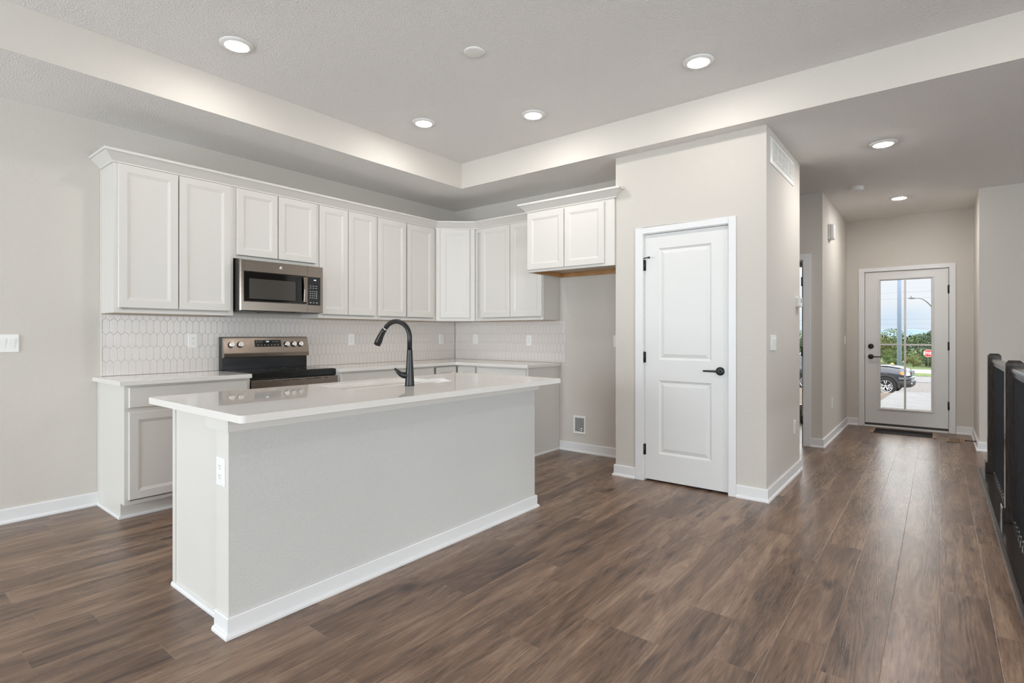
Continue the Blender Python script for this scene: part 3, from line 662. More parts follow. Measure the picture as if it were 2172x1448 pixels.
# sink
sk = thing('sink', 'stainless steel undermount double bowl sink in the island countertop', 'sink', ((SX0 + SX1) / 2, (SY0 + SY1) / 2, 0.70))
fl = MB(); xm = 2.16
def bowl(mb, x0, x1, y0, y1):
    r0 = mb.rrect(x0, x1, y0, y1, 0.05, 6)
    rings = [[(p[0], p[1], z) for p in mb.rrect(x0 + i_, x1 - i_, y0 + i_, y1 - i_, 0.05, 6)] for z, i_ in ((0.880, -0.006), (0.8765, 0.0), (0.74, 0.008), (0.712, 0.018), (0.703, 0.045))]
    mb.loft(rings, caps=False, smooth=True); mb.add(rings[-1], [tuple(range(len(rings[-1])))], True)
b1 = MB(); bowl(b1, SX0 + 0.004, xm - 0.008, SY0 + 0.004, SY1 - 0.004); wpart('bowl', b1, M['steel'], sk)
b1 = MB(); bowl(b1, xm + 0.008, SX1 - 0.004, SY0 + 0.004, SY1 - 0.004); wpart('bowl', b1, M['steel'], sk)
b1 = MB(); b1.box(xm - 0.0015, xm + 0.0015, SY0 + 0.01, SY1 - 0.01, 0.74, 0.874); wpart('divider', b1, M['steel'], sk)
for cx_ in ((SX0 + xm) / 2, (xm + SX1) / 2):
    dr = MB(); dr.lathe([(0.0, 0.0035), (0.03, 0.0035), (0.04, 0.0065), (0.045, 0.0035), (0.045, 0.0015)], (cx_, 2.72, 0.7025), 'z', 24); wpart('drain', dr, M['chrome'], sk)
# faucet
FX, FY, FZ = 2.13, 2.475, 0.914
fa = thing('kitchen_faucet', 'matte black gooseneck pull-down faucet standing on the island', 'faucet', (FX, FY, FZ))
b = MB(); b.lathe([(0.0, 0.0), (0.0285, 0.0), (0.0285, 0.004), (0.0265, 0.03), (0.0225, 0.10), (0.0185, 0.17), (0.0165, 0.215), (0.0165, 0.216)], (0, 0, 0), 'z', 28); part('body', b, M['black'], fa)
sd = Vector((-0.16, 0.985, 0)).normalized()
R_ = 0.105; pth = [(0, 0, 0.2165), (0, 0, 0.285)]
for i in range(0, 14):
    a = PI * 0.80 * i / 13; pth.append(tuple(sd * (R_ - R_ * math.cos(a)) + Vector((0, 0, 0.29 + R_ * math.sin(a) * 0.92))))
b = MB(); b.tube(pth, 0.0145, 18); part('spout', b, M['black'], fa)
e_ = Vector(pth[-1]); td = (Vector(pth[-1]) - Vector(pth[-2])).normalized()
b = MB(); b.tube([e_, e_ + td * 0.008], 0.0150, 18); part('collar_ring', b, M['chrome'], fa)
p0 = e_ + td * 0.008; dn = (td + Vector((0, 0, -0.55))).normalized()
hp = [p0, p0 + td * 0.02, p0 + td * 0.035 + dn * 0.02, p0 + td * 0.035 + dn * 0.06, p0 + td * 0.035 + dn * 0.082]
b = MB(); b.tube(hp, [0.0152, 0.0165, 0.0185, 0.0225, 0.0215], 18); sh_ = part('spray_head', b, M['black'], fa)
side = dn.cross(sd.cross(dn)).normalized(); bk_ = (Vector((0, 0, -1)) - dn * dn.dot(Vector((0, 0, -1)))).normalized()
b = MB(); q0 = hp[3] - dn * 0.03 + bk_ * 0.018; b.tube([q0, q0 + dn * 0.014, q0 + dn * 0.028], [0.006, 0.0075, 0.005], 10); part('spray_button', b, M['black'], sh_)
hd = Vector((-0.80, 0.60, 0)).normalized()
b = MB(); b.tube([Vector((0, 0, 0.062)) + hd * 0.010, Vector((0, 0, 0.064)) + hd * 0.030, Vector((0, 0, 0.068)) + hd * 0.044], [0.021, 0.020, 0.017], 18); part('valve_hub', b, M['black'], fa)
b = MB(); b.tube([Vector((0, 0, 0.062)) + hd * 0.034, Vector((0, 0, 0.072)) + hd * 0.054, Vector((0, 0, 0.086)) + hd * 0.070, Vector((0, 0, 0.106)) + hd * 0.088], [0.018, 0.0155, 0.0115, 0.006], 16); part('lever_handle', b, M['black'], fa)
# sheet of paper behind the faucet
b = MB(); b.prism([(2.345, 2.500), (2.520, 2.512), (2.630, 2.700), (2.545, 2.76), (2.535, 2.62)], 'z', 0.9144, 0.9152)
o = make_obj('paper_sheet', b, M['paper']); tag(o, 'white paper sheet lying on the island countertop right of the faucet', 'paper')

# ------------------------------------------------------------------ outlets, switches
def outlet(label, loc, rz, group='duplex outlets', flat=False):
    r = thing('wall_outlet', label, 'outlet', loc, rz, group)
    b = MB(); b.loft([[(x, 0, z) for x, z in b.rrect(-0.036, 0.036, -0.0585, 0.0585, 0.004, 2)], [(x, -0.004, z) for x, z in b.rrect(-0.036, 0.036, -0.0585, 0.0585, 0.004, 2)], [(x, -0.0065, z) for x, z in b.rrect(-0.033, 0.033, -0.0555, 0.0555, 0.004, 2)]]); part('cover_plate', b, M['plastic'], r)
    for zz in (-0.0195, 0.0195):
        b = MB(); pts = [(x, z + zz) for x, z in b.rrect(-0.0165, 0.0165, -0.0140, 0.0140, 0.007, 4)]
        b.loft([[(x, -0.006, z) for x, z in pts], [(x, -0.0080, z) for x, z in pts]]); q = part('receptacle', b, M['plastic'], r)
        s_ = MB(); s_.box(-0.0075, -0.0055, -0.0084, -0.0079, zz + 0.0, zz + 0.008); s_.box(0.0055, 0.0075, -0.0084, -0.0079, zz + 0.001, zz + 0.007); s_.cyl((0, -0.0084, zz - 0.007), (0, -0.0079, zz - 0.007), 0.0024, n=10); part('slots', s_, M['plastic_dark'], q)
    return r
dt = 0.0086
outlet('white duplex outlet in the tile between the left counter end and the range', (1.787, YW - dt, 1.170), 0)
outlet('white duplex outlet in the tile right of the range, left of the faucet', (3.282, YW - dt, 1.168), 0)
outlet('white duplex outlet in the tile on the long wall close to the corner', (4.552, YW - dt, 1.164), 0)
outlet('white duplex outlet in the tile on the short wall close to the corner', (XF - dt, 4.372, 1.164), -PI / 2)
outlet('white duplex outlet in the tile on the short wall near its right end', (XF - dt, 3.566, 1.153), -PI / 2)
outlet('white duplex outlet on the left end of the island, under the countertop', (IX0 - 0.0045, 2.302, 0.660), -PI / 2)
outlet('low white duplex outlet on the pantry side wall above the hall baseboard', (5.172, YH - 0.0005, 0.418), 0)
outlet('low white duplex outlet on the entry wall near the front door', (7.24, 0.977 - 0.0005, 0.420), 0)
b = thing('cover_plate', 'plain white cover plate on the alcove wall, half hidden by the pantry corner', 'wall plate', (XF - 0.0005, 2.492, 1.156), -PI / 2)
q = MB(); q.loft([[(x, 0, z) for x, z in q.rrect(-0.036, 0.036, -0.0585, 0.0585, 0.004, 2)], [(x, -0.006, z) for x, z in q.rrect(-0.034, 0.034, -0.0565, 0.0565, 0.004, 2)]]); part('plate', q, M['plastic'], b)
q = MB(); q.box(-0.016, 0.016, -0.0085, -0.0055, -0.033, 0.033); part('insert', q, M['plastic'], b)
def switch(label, loc, rz, gangs, group='rocker switches'):
    r = thing('light_switch', label, 'switch', loc, rz, group); wd = 0.036 + (gangs - 1) * 0.023
    b = MB(); b.loft([[(x, 0, z) for x, z in b.rrect(-wd, wd, -0.0585, 0.0585, 0.004, 2)], [(x, -0.004, z) for x, z in b.rrect(-wd, wd, -0.0585, 0.0585, 0.004, 2)], [(x, -0.0065, z) for x, z in b.rrect(-wd + 0.003, wd - 0.003, -0.0555, 0.0555, 0.004, 2)]]); part('cover_plate', b, M['plastic'], r)
    for g in range(gangs):
        cx_ = (g - (gangs - 1) / 2) * 0.046
        b = MB(); b.box(cx_ - 0.0165, cx_ + 0.0165, -0.0072, -0.006, -0.034, 0.034)
        b.add([(cx_ - 0.015, -0.007, -0.032), (cx_ + 0.015, -0.007, -0.032), (cx_ + 0.015, -0.0125, 0.032), (cx_ - 0.015, -0.0125, 0.032), (cx_ - 0.015, -0.0105, -0.001), (cx_ + 0.015, -0.0105, -0.001), (cx_ - 0.015, -0.006, 0.032), (cx_ + 0.015, -0.006, 0.032)], [(0, 1, 5, 4), (4, 5, 2, 3), (3, 2, 7, 6), (0, 4, 3, 6), (1, 7, 2, 5)])
        part('rocker', b, M['plastic'], r)
        for zz in (-0.047, 0.047):
            s_ = MB(); s_.cyl((cx_, -0.0062, zz), (cx_, -0.0072, zz), 0.003, n=10); part('screw', s_, M['plastic'], r)
    return r
switch('white multi-gang rocker switch on the long wall left of the cabinets', (0.660, YW - 0.0005, 1.163), 0, 3)
switch('white three-gang rocker switch on the pantry side wall near its front corner', (4.402, YH - 0.0005, 1.158), 0, 3)
switch('white single rocker switch on the entry wall beside the front door', (8.37, 0.977 - 0.0005, 1.147), 0, 1)

# refrigerator water box in the alcove wall
wb = thing('water_supply_box', 'white recessed water valve box low on the fridge alcove wall', 'water box', (XF, 2.915, 0.282), -PI / 2)
b = MB(); R1 = lambda i_, d: [(-0.075 + i_, d, -0.092 + i_), (0.075 - i_, d, -0.092 + i_), (0.075 - i_, d, 0.092 - i_), (-0.075 + i_, d, 0.092 - i_)]
b.loft([R1(0, -0.0005), R1(0, -0.007), R1(0.004, -0.011), R1(0.02, -0.009), R1(0.022, -0.001)], caps=False); part('frame', b, M['plastic'], wb)
b = MB(); b.box(-0.053, 0.053, -0.0015, -0.0006, -0.070, 0.070); part('recess', b, mat('galvanised', lin((150, 150, 150)), 0.4, 0.4), wb)
b = MB(); b.cyl((0.02, -0.004, -0.072), (0.02, -0.004, -0.045), 0.007, n=12); b.cyl((0.02, -0.004, -0.045), (0.02, -0.004, -0.03), 0.010, n=12); b.cyl((0.004, -0.004, -0.040), (0.036, -0.004, -0.040), 0.006, n=12); b.cyl((-0.010, -0.006, -0.052), (0.004, -0.006, -0.040), 0.009, n=10); part('valve', b, M['chrome'], wb)

# ------------------------------------------------------------------ microwave
MX0, MX1, MYf, MZ0, MZ1 = 1.985, 2.719, 4.33, 1.412, 1.822
mw = thing('microwave', 'stainless over-the-range microwave under the short cabinet', 'microwave', (MX0, MYf, MZ0))
W_ = MX1 - MX0; Hm = MZ1 - MZ0; Dm = YW - MYf - 0.012
b = MB(); b.box(0.003, W_ - 0.003, 0.035, Dm, 0, Hm); part('body', b, mat('microwave_case', lin((46, 45, 44)), 0.45), mw)
b = MB(); b.box(0.02, W_ - 0.02, 0.05, Dm - 0.03, -0.006, -0.0003); b.box(0.22, 0.5, 0.06, 0.18, -0.012, -0.006); part('underside_grille', b, mat('grille_grey', lin((92, 90, 88)), 0.4, 0.6), mw)
xs = 0.580                                            # door / control split
b = MB()
def ringm(x0, x1, z0, z1, y): return [(x0, y, z0), (x1, y, z0), (x1, y, z1), (x0, y, z1)]
b.loft([ringm(0, xs - 0.001, 0, Hm, 0.0345), ringm(0, xs - 0.001, 0, Hm, 0.010), ringm(0.010, xs - 0.001, 0.004, Hm - 0.004, 0.0), ringm(0.028, xs - 0.006, 0.072, Hm - 0.092, 0.0), ringm(0.032, xs - 0.006, 0.076, Hm - 0.096, 0.004)], caps=False); b.add(ringm(0.032, xs - 0.006, 0.076, Hm - 0.096, 0.004), [(0, 1, 2, 3)])
dr_ = part('door', b, M['steel'], mw)
b = MB(); b.box(0.033, xs - 0.007, -0.0005, 0.0035, 0.077, Hm - 0.097); part('door_glass', b, M['gloss'], dr_)
b = MB(); b.box(0.072, xs - 0.112, -0.0012, -0.0006, 0.098, Hm - 0.150); part('viewing_window', b, M['window_mesh'], dr_)
b = MB(); hz0, hz1 = 0.078, Hm - 0.098
b.prism([(0.0005 - 0.002, hz0), (-0.022, hz0 + 0.012), (-0.030, (hz0 + hz1) / 2), (-0.022, hz1 - 0.012), (-0.0015, hz1), (-0.0015, hz1 - 0.02), (-0.014, hz1 - 0.03), (-0.020, (hz0 + hz1) / 2), (-0.014, hz0 + 0.03), (-0.0015, hz0 + 0.02)], 'x', xs - 0.046, xs - 0.016); part('handle', b, M['steel'], dr_, bevel=0.002)
b = MB(); b.lathe([(0, -0.0035), (0.0125, -0.0035), (0.0145, -0.002), (0.0145, 0.0)], (xs * 0.585, -0.0005, Hm - 0.045), 'y', 24); part('badge', b, M['chrome'], dr_)
b = MB()
for rr in (0.0105,): b.lathe([(rr, -0.0042), (rr - 0.0015, -0.0042), (rr - 0.0015, -0.0036), (rr, -0.0036), (rr, -0.0042)], (xs * 0.585, -0.0005, Hm - 0.045), 'y', 24, True, False)
for sx_ in (-0.0035, 0.0035): b.lathe([(0.0035, -0.0042), (0.0025, -0.0042), (0.0025, -0.0036), (0.0035, -0.0036), (0.0035, -0.0042)], (xs * 0.585 + sx_, -0.0005, Hm - 0.045), 'y', 14, True, False)
part('badge_monogram', b, M['plastic_dark'], dr_)
b = MB(); b.loft([ringm(xs + 0.001, W_, 0, Hm, 0.0345), ringm(xs + 0.001, W_, 0, Hm, 0.006), ringm(xs + 0.001, W_ - 0.006, 0.003, Hm - 0.003, 0.0), ], caps=False); b.add(ringm(xs + 0.001, W_ - 0.006, 0.003, Hm - 0.003, 0.0), [(0, 1, 2, 3)]); cp = part('control_panel', b, M['steel'], mw)
b = MB(); b.box(xs + 0.004, W_ - 0.030, -0.002, -0.0004, 0.066, Hm - 0.095); part('control_glass', b, M['gloss'], cp)
def key(x0, x1, z0, z1): part('key', MB().box(x0, x1, -0.0026, -0.0021, z0, z1), M['key'], cp)
for rr_ in range(4):
    for cc in range(4): key(xs + 0.022 + cc * 0.019, xs + 0.030 + cc * 0.019 + (0.005 if cc == 3 else 0), 0.128 + rr_ * 0.019, 0.134 + rr_ * 0.019)
for rr_ in range(2):
    for cc in range(3): key(xs + 0.020 + cc * 0.028, xs + 0.036 + cc * 0.028, 0.215 + rr_ * 0.018, 0.219 + rr_ * 0.018)
for cc in range(3): key(xs + 0.022 + cc * 0.030, xs + 0.036 + cc * 0.030, 0.085, 0.091)
t = text_mb('1:02', 0.015); t.xform(Matrix.Translation((xs + 0.070, -0.0027, Hm - 0.122)) @ Matrix.Rotation(PI / 2, 4, 'X')); part('clock_digits', t, M['digit'], cp)

# ------------------------------------------------------------------ range
RX0, RX1 = 1.985, 2.748
rg_ = thing('kitchen_range', 'stainless and black electric range with rear control panel between the counters', 'range', (RX0, 4.165, 0))
Wr = RX1 - RX0; RY = 4.165; yb = YW - 0.013 - RY
b = MB(); b.box(0.004, Wr - 0.004, 0.03, yb - 0.02, 0.02, 0.868); part('body', b, mat('range_case', lin((30, 30, 31)), 0.4), rg_)
b = MB(); b.box(0.001, Wr - 0.001, 0.012, yb - 0.085, 0.869, 0.921); ck = part('cooktop_frame', b, mat('range_black_enamel', lin((14, 14, 15)), 0.18), rg_, bevel=0.004)
b = MB(); b.box(0.014, Wr - 0.014, 0.022, yb - 0.095, 0.9212, 0.9242); part('cooktop_glass', b, M['gloss'], ck)
_bm = mat('burner_print', lin((70, 70, 72)), 0.3)
for (bx_, by_, br) in ((0.2, 0.15, 0.10), (0.56, 0.15, 0.085), (0.2, 0.34, 0.075), (0.56, 0.34, 0.095)): part('burner_ring', MB().lathe([(br, 0.0), (br - 0.002, 0.0), (br - 0.002, 0.0004), (br, 0.0004), (br, 0.0)], (bx_, by_, 0.9243), 'z', 32, True, False), _bm, ck)
# backguard
gy = yb - 0.060
b = MB(); b.box(0.001, Wr - 0.001, gy, yb, 0.870, 1.195); bgd = part('backguard', b, mat('backguard_black', lin((16, 17, 19)), 0.22), rg_)
b = MB(); prf = [(gy - 0.001, 1.022), (gy - 0.036, 1.026), (gy - 0.040, 1.062), (gy - 0.008, 1.192), (gy + 0.010, 1.200), (yb, 1.200), (yb, 1.1955), (gy - 0.001, 1.1955)]
b.prism(prf, 'x', 0.0, Wr); cpn = part('control_panel', b, M['steel'], rg_, bevel=0.002)
pa, pb = Vector((0, gy - 0.040, 1.062)), Vector((0, gy - 0.008, 1.192)); pd = (pb - pa).normalized(); pn = Vector((0, -pd.z, pd.y))
tilt = math.atan2(pd.y, pd.z)
def on_panel(x, s_, d): return pa + pd * s_ + pn * d + Vector((x, 0, 0))
for kx in (0.063, 0.137, 0.550, 0.617, 0.683):
    c0 = on_panel(kx, 0.072, 0.0)
    b = MB(); b.cyl(c0 + pn * 0.0005, c0 + pn * 0.004, 0.026, 0.0255, 28); kb = part('knob', b, mat('knob_ring', lin((40, 38, 36)), 0.3, 0.5) if 'knob_ring' not in bpy.data.materials else bpy.data.materials['knob_ring'], rg_)
    b = MB(); b.cyl(c0 + pn * 0.004, c0 + pn * 0.024, 0.0235, 0.020, 28); b.box(-0.004, 0.004, -0.030, -0.0, -0.019, 0.019)
    k_ = len(b.v) - 8
    for i in range(k_, len(b.v)):
        v = b.v[i]; b.v[i] = c0 + Vector((v.x, 0, 0)) + pd * v.z + pn * (-v.y)
    part('knob_cap', b, M['chrome'], kb)
b = MB()
def pbox(mb, x0, x1, s0, s1, d0, d1):
    cs = [on_panel(x, s_, d) for d in (d0, d1) for (x, s_) in ((x0, s0), (x1, s0), (x1, s1), (x0, s1))]
    mb.add(cs, [(0, 3, 2, 1), (4, 5, 6, 7), (0, 1, 5, 4), (1, 2, 6, 5), (2, 3, 7, 6), (3, 0, 4, 7)])
pbox(b, 0.262, 0.500, 0.052, 0.112, 0.0004, 0.0018); ds = part('display', b, M['gloss'], rg_)
def tmark(x0, x1, s0, s1):
    q_ = MB(); pbox(q_, x0, x1, s0, s1, 0.0019, 0.0022); part('touch_key', q_, M['key'], ds)
for i in range(7): tmark(0.285 + i * 0.030, 0.295 + i * 0.030, 0.066, 0.070)
for i in range(3): tmark(0.275 + i * 0.022, 0.285 + i * 0.022, 0.096, 0.099); tmark(0.42 + i * 0.022, 0.43 + i * 0.022, 0.096, 0.099)
t = text_mb('1:02', 0.017); t.xform(Matrix.Translation(on_panel(0.375, 0.098, 0.0024)) @ Matrix.Rotation(PI / 2 - tilt, 4, 'X')); part('clock_digits', t, M['digit'], ds)
# front: vent trim, oven door, drawer
b = MB(); b.box(0.002, Wr - 0.002, -0.022, 0.029, 0.790, 0.862); vt = part('vent_trim', b, M['steel'], rg_, bevel=0.003)
for x0, x1 in ((0.150, 0.200), (0.250, 0.320), (0.330, 0.400), (0.445, 0.515), (0.525, 0.590), (0.625, 0.660)):
    b = MB(); b.add([(x0, -0.0225, 0.846), (x1, -0.0225, 0.846), (x1 + 0.008, -0.0225, 0.853), (x0 + 0.008, -0.0225, 0.853), (x0, -0.0215, 0.846), (x1, -0.0215, 0.846), (x1 + 0.008, -0.0215, 0.853), (x0 + 0.008, -0.0215, 0.853)], [(0, 1, 2, 3), (4, 7, 6, 5), (0, 4, 5, 1), (1, 5, 6, 2), (2, 6, 7, 3), (3, 7, 4, 0)]); part('vent_slot', b, M['plastic_dark'], vt)
b = MB(); b.box(0.002, Wr - 0.002, -0.022, 0.029, 0.225, 0.786); od = part('oven_door', b, M['gloss'], rg_, bevel=0.003)
b = MB(); b.cyl((0.05, -0.06, 0.735), (Wr - 0.05, -0.06, 0.735), 0.012, n=16); b.cyl((0.08, -0.06, 0.735), (0.08, -0.022, 0.735), 0.009, n=12); b.cyl((Wr - 0.08, -0.06, 0.735), (Wr - 0.08, -0.022, 0.735), 0.009, n=12); part('handle', b, M['steel'], od)
b = MB(); b.box(0.002, Wr - 0.002, -0.018, 0.029, 0.06, 0.220); part('drawer', b, M['steel'], rg_, bevel=0.003)
for x_ in (0.05, Wr - 0.05):
    for y_ in (0.06, yb - 0.06): part('foot', MB().cyl((x_, y_, 0), (x_, y_, 0.0205), 0.018, n=12), M['black'], rg_)

# ------------------------------------------------------------------ ceiling fixtures
def can(label, x, y, z, hall=False):
    r = thing('recessed_light', label, 'ceiling light', (x, y, z), 0, 'recessed ceiling lights')
    b = MB(); b.lathe([(0.097, -0.0005), (0.097, -0.003), (0.092, -0.007), (0.072, -0.013), (0.066, -0.013), (0.066, -0.0005)], (0, 0, 0), 'z', 40); part('trim_ring', b, M['plastic'], r)
    b = MB(); b.lathe([(0.0655, -0.006), (0.0655, -0.0135), (0.05, -0.017), (0.025, -0.0185), (0.004, -0.019)], (0, 0, 0), 'z', 32); part('diffuser', b, M['lamp_hall' if hall else 'lamp'], r)
    return r
k = 0.979
can('lit recessed light in the raised ceiling above the left end of the cabinets', 1.537, 3.395, ZT)
can('lit recessed light in the raised ceiling nearest the hall side, above the pantry corner', 3.515, 1.232, ZT)
can('lit recessed light in the raised ceiling, left one of the pair near the tray corner', 3.087, 3.407, ZT)
can('lit recessed light in the raised ceiling, right one of the pair near the tray corner', 3.530, 2.585, ZT)
can('lit recessed light in the hall ceiling nearest the kitchen', 5.21, 0.345, ZC, True)
can('lit recessed light in the hall ceiling nearest the front door', 7.38, 0.343, ZC, True)
can('lit recessed light in the raised ceiling over the living area behind the viewpoint', 1.2, -0.5, ZT)
can('lit recessed light in the raised ceiling over the living area by the stairs', 3.2, -0.5, ZT)
bc = thing('blank_ceiling_cover', 'round white blank cover plate in the middle of the raised ceiling', 'ceiling cover', (2.513, 2.303, ZT))
b = MB(); b.lathe([(0.066, -0.0005), (0.066, -0.003), (0.063, -0.0065), (0.05, -0.008), (0.002, -0.0085)], (0, 0, 0), 'z', 36); part('cover', b, M['plastic'], bc)
sm_ = thing('smoke_detector', 'round white smoke detector on the hall ceiling', 'smoke detector', (6.585, 0.664, ZC))
b = MB(); b.lathe([(0.068, -0.0005), (0.068, -0.010), (0.064, -0.012)], (0, 0, 0), 'z', 32); part('base', b, M['plastic'], sm_)
b = MB(); b.lathe([(0.064, -0.0122), (0.060, -0.030), (0.050, -0.038), (0.002, -0.040)], (0, 0, 0), 'z', 32); part('dome', b, M['plastic'], sm_)
b = MB(); b.lathe([(0.008, -0.0402), (0.007, -0.042), (0.001, -0.042)], (0.012, 0, 0), 'z', 14); part('test_button', b, M['key'], sm_)

# return vent on pantry side wall
rv = thing('return_air_vent', 'white stamped return air grille high on the pantry side wall', 'air vent', (4.718, YH, 2.595))
b = MB(); b.loft([[(x, -0.0005, z) for x, z in ((-0.41, -0.1), (0.41, -0.1), (0.41, 0.1), (-0.41, 0.1))], [(x, -0.006, z) for x, z in ((-0.41, -0.1), (0.41, -0.1), (0.41, 0.1), (-0.41, 0.1))], [(x, -0.009, z) for x, z in ((-0.39, -0.08), (0.39, -0.08), (0.39, 0.08), (-0.39, 0.08))]]); part('frame', b, M['plastic'], rv)
for i in range(6):
    cx_ = -0.31 + i * 0.124; b = MB()
    for j in range(9): zz = -0.066 + j * 0.0165; b.add([(cx_ - 0.048, -0.0095, zz), (cx_ + 0.048, -0.0095, zz), (cx_ + 0.048, -0.0095, zz + 0.011), (cx_ - 0.048, -0.0095, zz + 0.011), (cx_ - 0.048, -0.014, zz), (cx_ + 0.048, -0.014, zz)], [(0, 4, 5, 1), (4, 3, 2, 5), (0, 3, 4), (1, 5, 2), (0, 1, 2, 3)])
    lb_ = part('louver_bank', b, M['plastic'], rv)
    b = MB()
    for j in range(9): zz = -0.066 + j * 0.0165; b.box(cx_ + 0.054, cx_ + 0.064, -0.0097, -0.0092, zz, zz + 0.009)
    part('slot_openings', b, M['plastic_dark'], lb_)

# thermostat, alarm
th_ = thing('thermostat', 'small white thermostat box on the pantry side wall by the passage', 'thermostat', (5.29, YH, 1.505))
b = MB(); b.box(-0.062, 0.062, -0.005, -0.0005, -0.045, 0.045); part('base_plate', b, M['plastic'], th_, bevel=0.002)
b = MB(); b.box(-0.060, 0.060, -0.034, -0.0055, -0.042, 0.042); q = part('body', b, M['plastic'], th_, bevel=0.005)
b = MB(); b.box(-0.035, 0.03, -0.0346, -0.0341, -0.006, 0.030); part('screen', b, mat('lcd', lin((150, 160, 150)), 0.3), q)
al = thing('door_chime', 'white rounded chime box high on the entry wall', 'chime', (7.05, 0.977, 2.385))
b = MB(); b.box(-0.072, 0.072, -0.020, -0.0005, -0.085, 0.085); part('base', b, M['plastic'], al, bevel=0.003)
b = MB(); b.box(-0.070, 0.070, -0.055, -0.0205, -0.083, 0.083); part('cover', b, M['plastic'], al, bevel=0.012, seg=3)

# floor registers and door stop
fr_ = thing('floor_grille', 'long black floor grille with tan ends in front of the front door', 'floor vent', (8.22, 0.345, 0))
b = MB(); b.box(-0.20, 0.20, -0.29, 0.29, 0.0005, 0.004); part('grille', b, mat('grille_black', lin((14, 13, 12)), 0.7, spec=0.2), fr_)
b = MB()
for i in range(24): b.box(-0.19, 0.19, -0.28 + i * 0.0235, -0.28 + i * 0.0235 + 0.008, 0.0041, 0.006)
part('slats', b, mat('grille_black_slat', lin((17, 16, 15)), 0.7, spec=0.2), fr_)
for s_ in (-1, 1):
    b = MB(); b.box(-0.21, 0.21, s_ * 0.291, s_ * 0.325, 0.0005, 0.006); part('end_strip', b, M['reg_wood'], fr_)
fr2 = thing('floor_register', 'small tan wooden floor register right of the front door', 'floor vent', (8.0, -0.148, 0))
b = MB(); b.box(-0.14, 0.14, -0.068, 0.068, 0.0005, 0.004); part('grille', b, mat('register_brown', lin((96, 72, 52)), 0.6), fr2)
b = MB()
for i in range(9): b.box(-0.13, 0.13, -0.036 + i * 0.009 - 0.002, -0.036 + i * 0.009 + 0.002, 0.0041, 0.0052)
part('slats', b, M['reg_wood'], fr2)
for s_ in (-1, 1):
    b = MB(); b.box(-0.15, 0.15, s_ * 0.045, s_ * 0.072, 0.0042, 0.008); part('end_strip', b, M['reg_wood'], fr2)
dsp = thing('door_stop', 'black rod door stop on the baseboard by the front door', 'door stop', (7.745, YR + 0.0135, 0.05))
b = MB(); b.cyl((0, 0.0005, 0), (0, 0.006, 0), 0.014, 0.012, 16); part('flange', b, M['black'], dsp)
b = MB(); b.cyl((0, 0.006, 0), (0, 0.078, 0), 0.005, n=12); part('rod', b, M['black'], dsp)
b = MB(); b.cyl((0, 0.078, 0), (0, 0.092, 0), 0.009, 0.008, 14); part('bumper', b, M['black'], dsp)

# ------------------------------------------------------------------ stair railing
st = MB(); st.sweep([(0, 0.0003), (0.018, 0.0003), (0.018, 0.006), (0.012, 0.012), (0.0, 0.013)], [(6.45, -0.298), (1.5, -0.298)])
o = struct('trim_stair', st, M['rail'])
kb_ = MB(); kb_.box(1.5, 6.50, -0.52, -0.3005, -0.055, 0.006); struct('trim_curb', kb_, M['rail'])
rl = thing('stair_railing', 'dark wood stair railing with black metal balusters on the right', 'railing', (5.0, -0.385, 0.006))
def newel(x):
    y = -0.385; hw = 0.0445
    b = MB(); b.box(x - hw, x + hw, y - hw, y + hw, 0.006, 1.028)
    b.loft([[(x + a * s_, y + c_ * s_, z) for a, c_ in ((-1, -1), (1, -1), (1, 1), (-1, 1))] for s_, z in ((hw, 1.028), (hw, 1.035), (hw - 0.016, 1.052), (hw - 0.016, 1.053))])
    nw = wpart('newel_post', b, M['rail'], rl, bevel=0.002)
    b = MB(); e = hw + 0.017; b.box(x - e, x + e, y - e, y + e, 0.0063, 0.100)
    bs = make_obj('post_base', b, M['rail'], nw, off=rl.location, bevel=0.003)
PXA, PXB, PXC = 6.335, 4.755, 2.2
for x_ in (PXA, PXB, PXC): newel(x_)
RP = [(-0.026, 0.985), (-0.026, 0.998), (-0.022, 1.010), (-0.012, 1.016), (0.012, 1.016), (0.022, 1.010), (0.026, 0.998), (0.026, 0.985), (0.019, 0.979), (0.019, 0.955), (-0.019, 0.955), (-0.019, 0.979)]
for a_, b_ in ((PXB + 0.045, PXA - 0.045), (PXC + 0.045, PXB - 0.045)):
    b = MB(); b.prism([(-0.385 + p[0], p[1]) for p in RP], 'x', a_, b_); wpart('handrail', b, M['rail'], rl)
    n_ = int((b_ - a_) / 0.098)
    for i in range(n_):
        xx = a_ + (i + 0.5) * (b_ - a_) / n_
        b = MB(); b.box(xx - 0.0065, xx + 0.0065, -0.3915, -0.3785, 0.0305, 0.9545); bl = wpart('baluster', b, M['baluster'], rl)
        b = MB(); e = 0.0125; b.loft([[(xx + p * e * s_, -0.385 + q_ * e * s_, z) for p, q_ in ((-1, -1), (1, -1), (1, 1), (-1, 1))] for s_, z in ((1.0, 0.0062), (1.0, 0.022), (0.65, 0.030))]); make_obj('baluster_shoe', b, mat('shoe_metal', lin((190, 188, 188)), 0.15, 1.0) if 'shoe_metal' not in bpy.data.materials else bpy.data.materials['shoe_metal'], bl, off=rl.location)

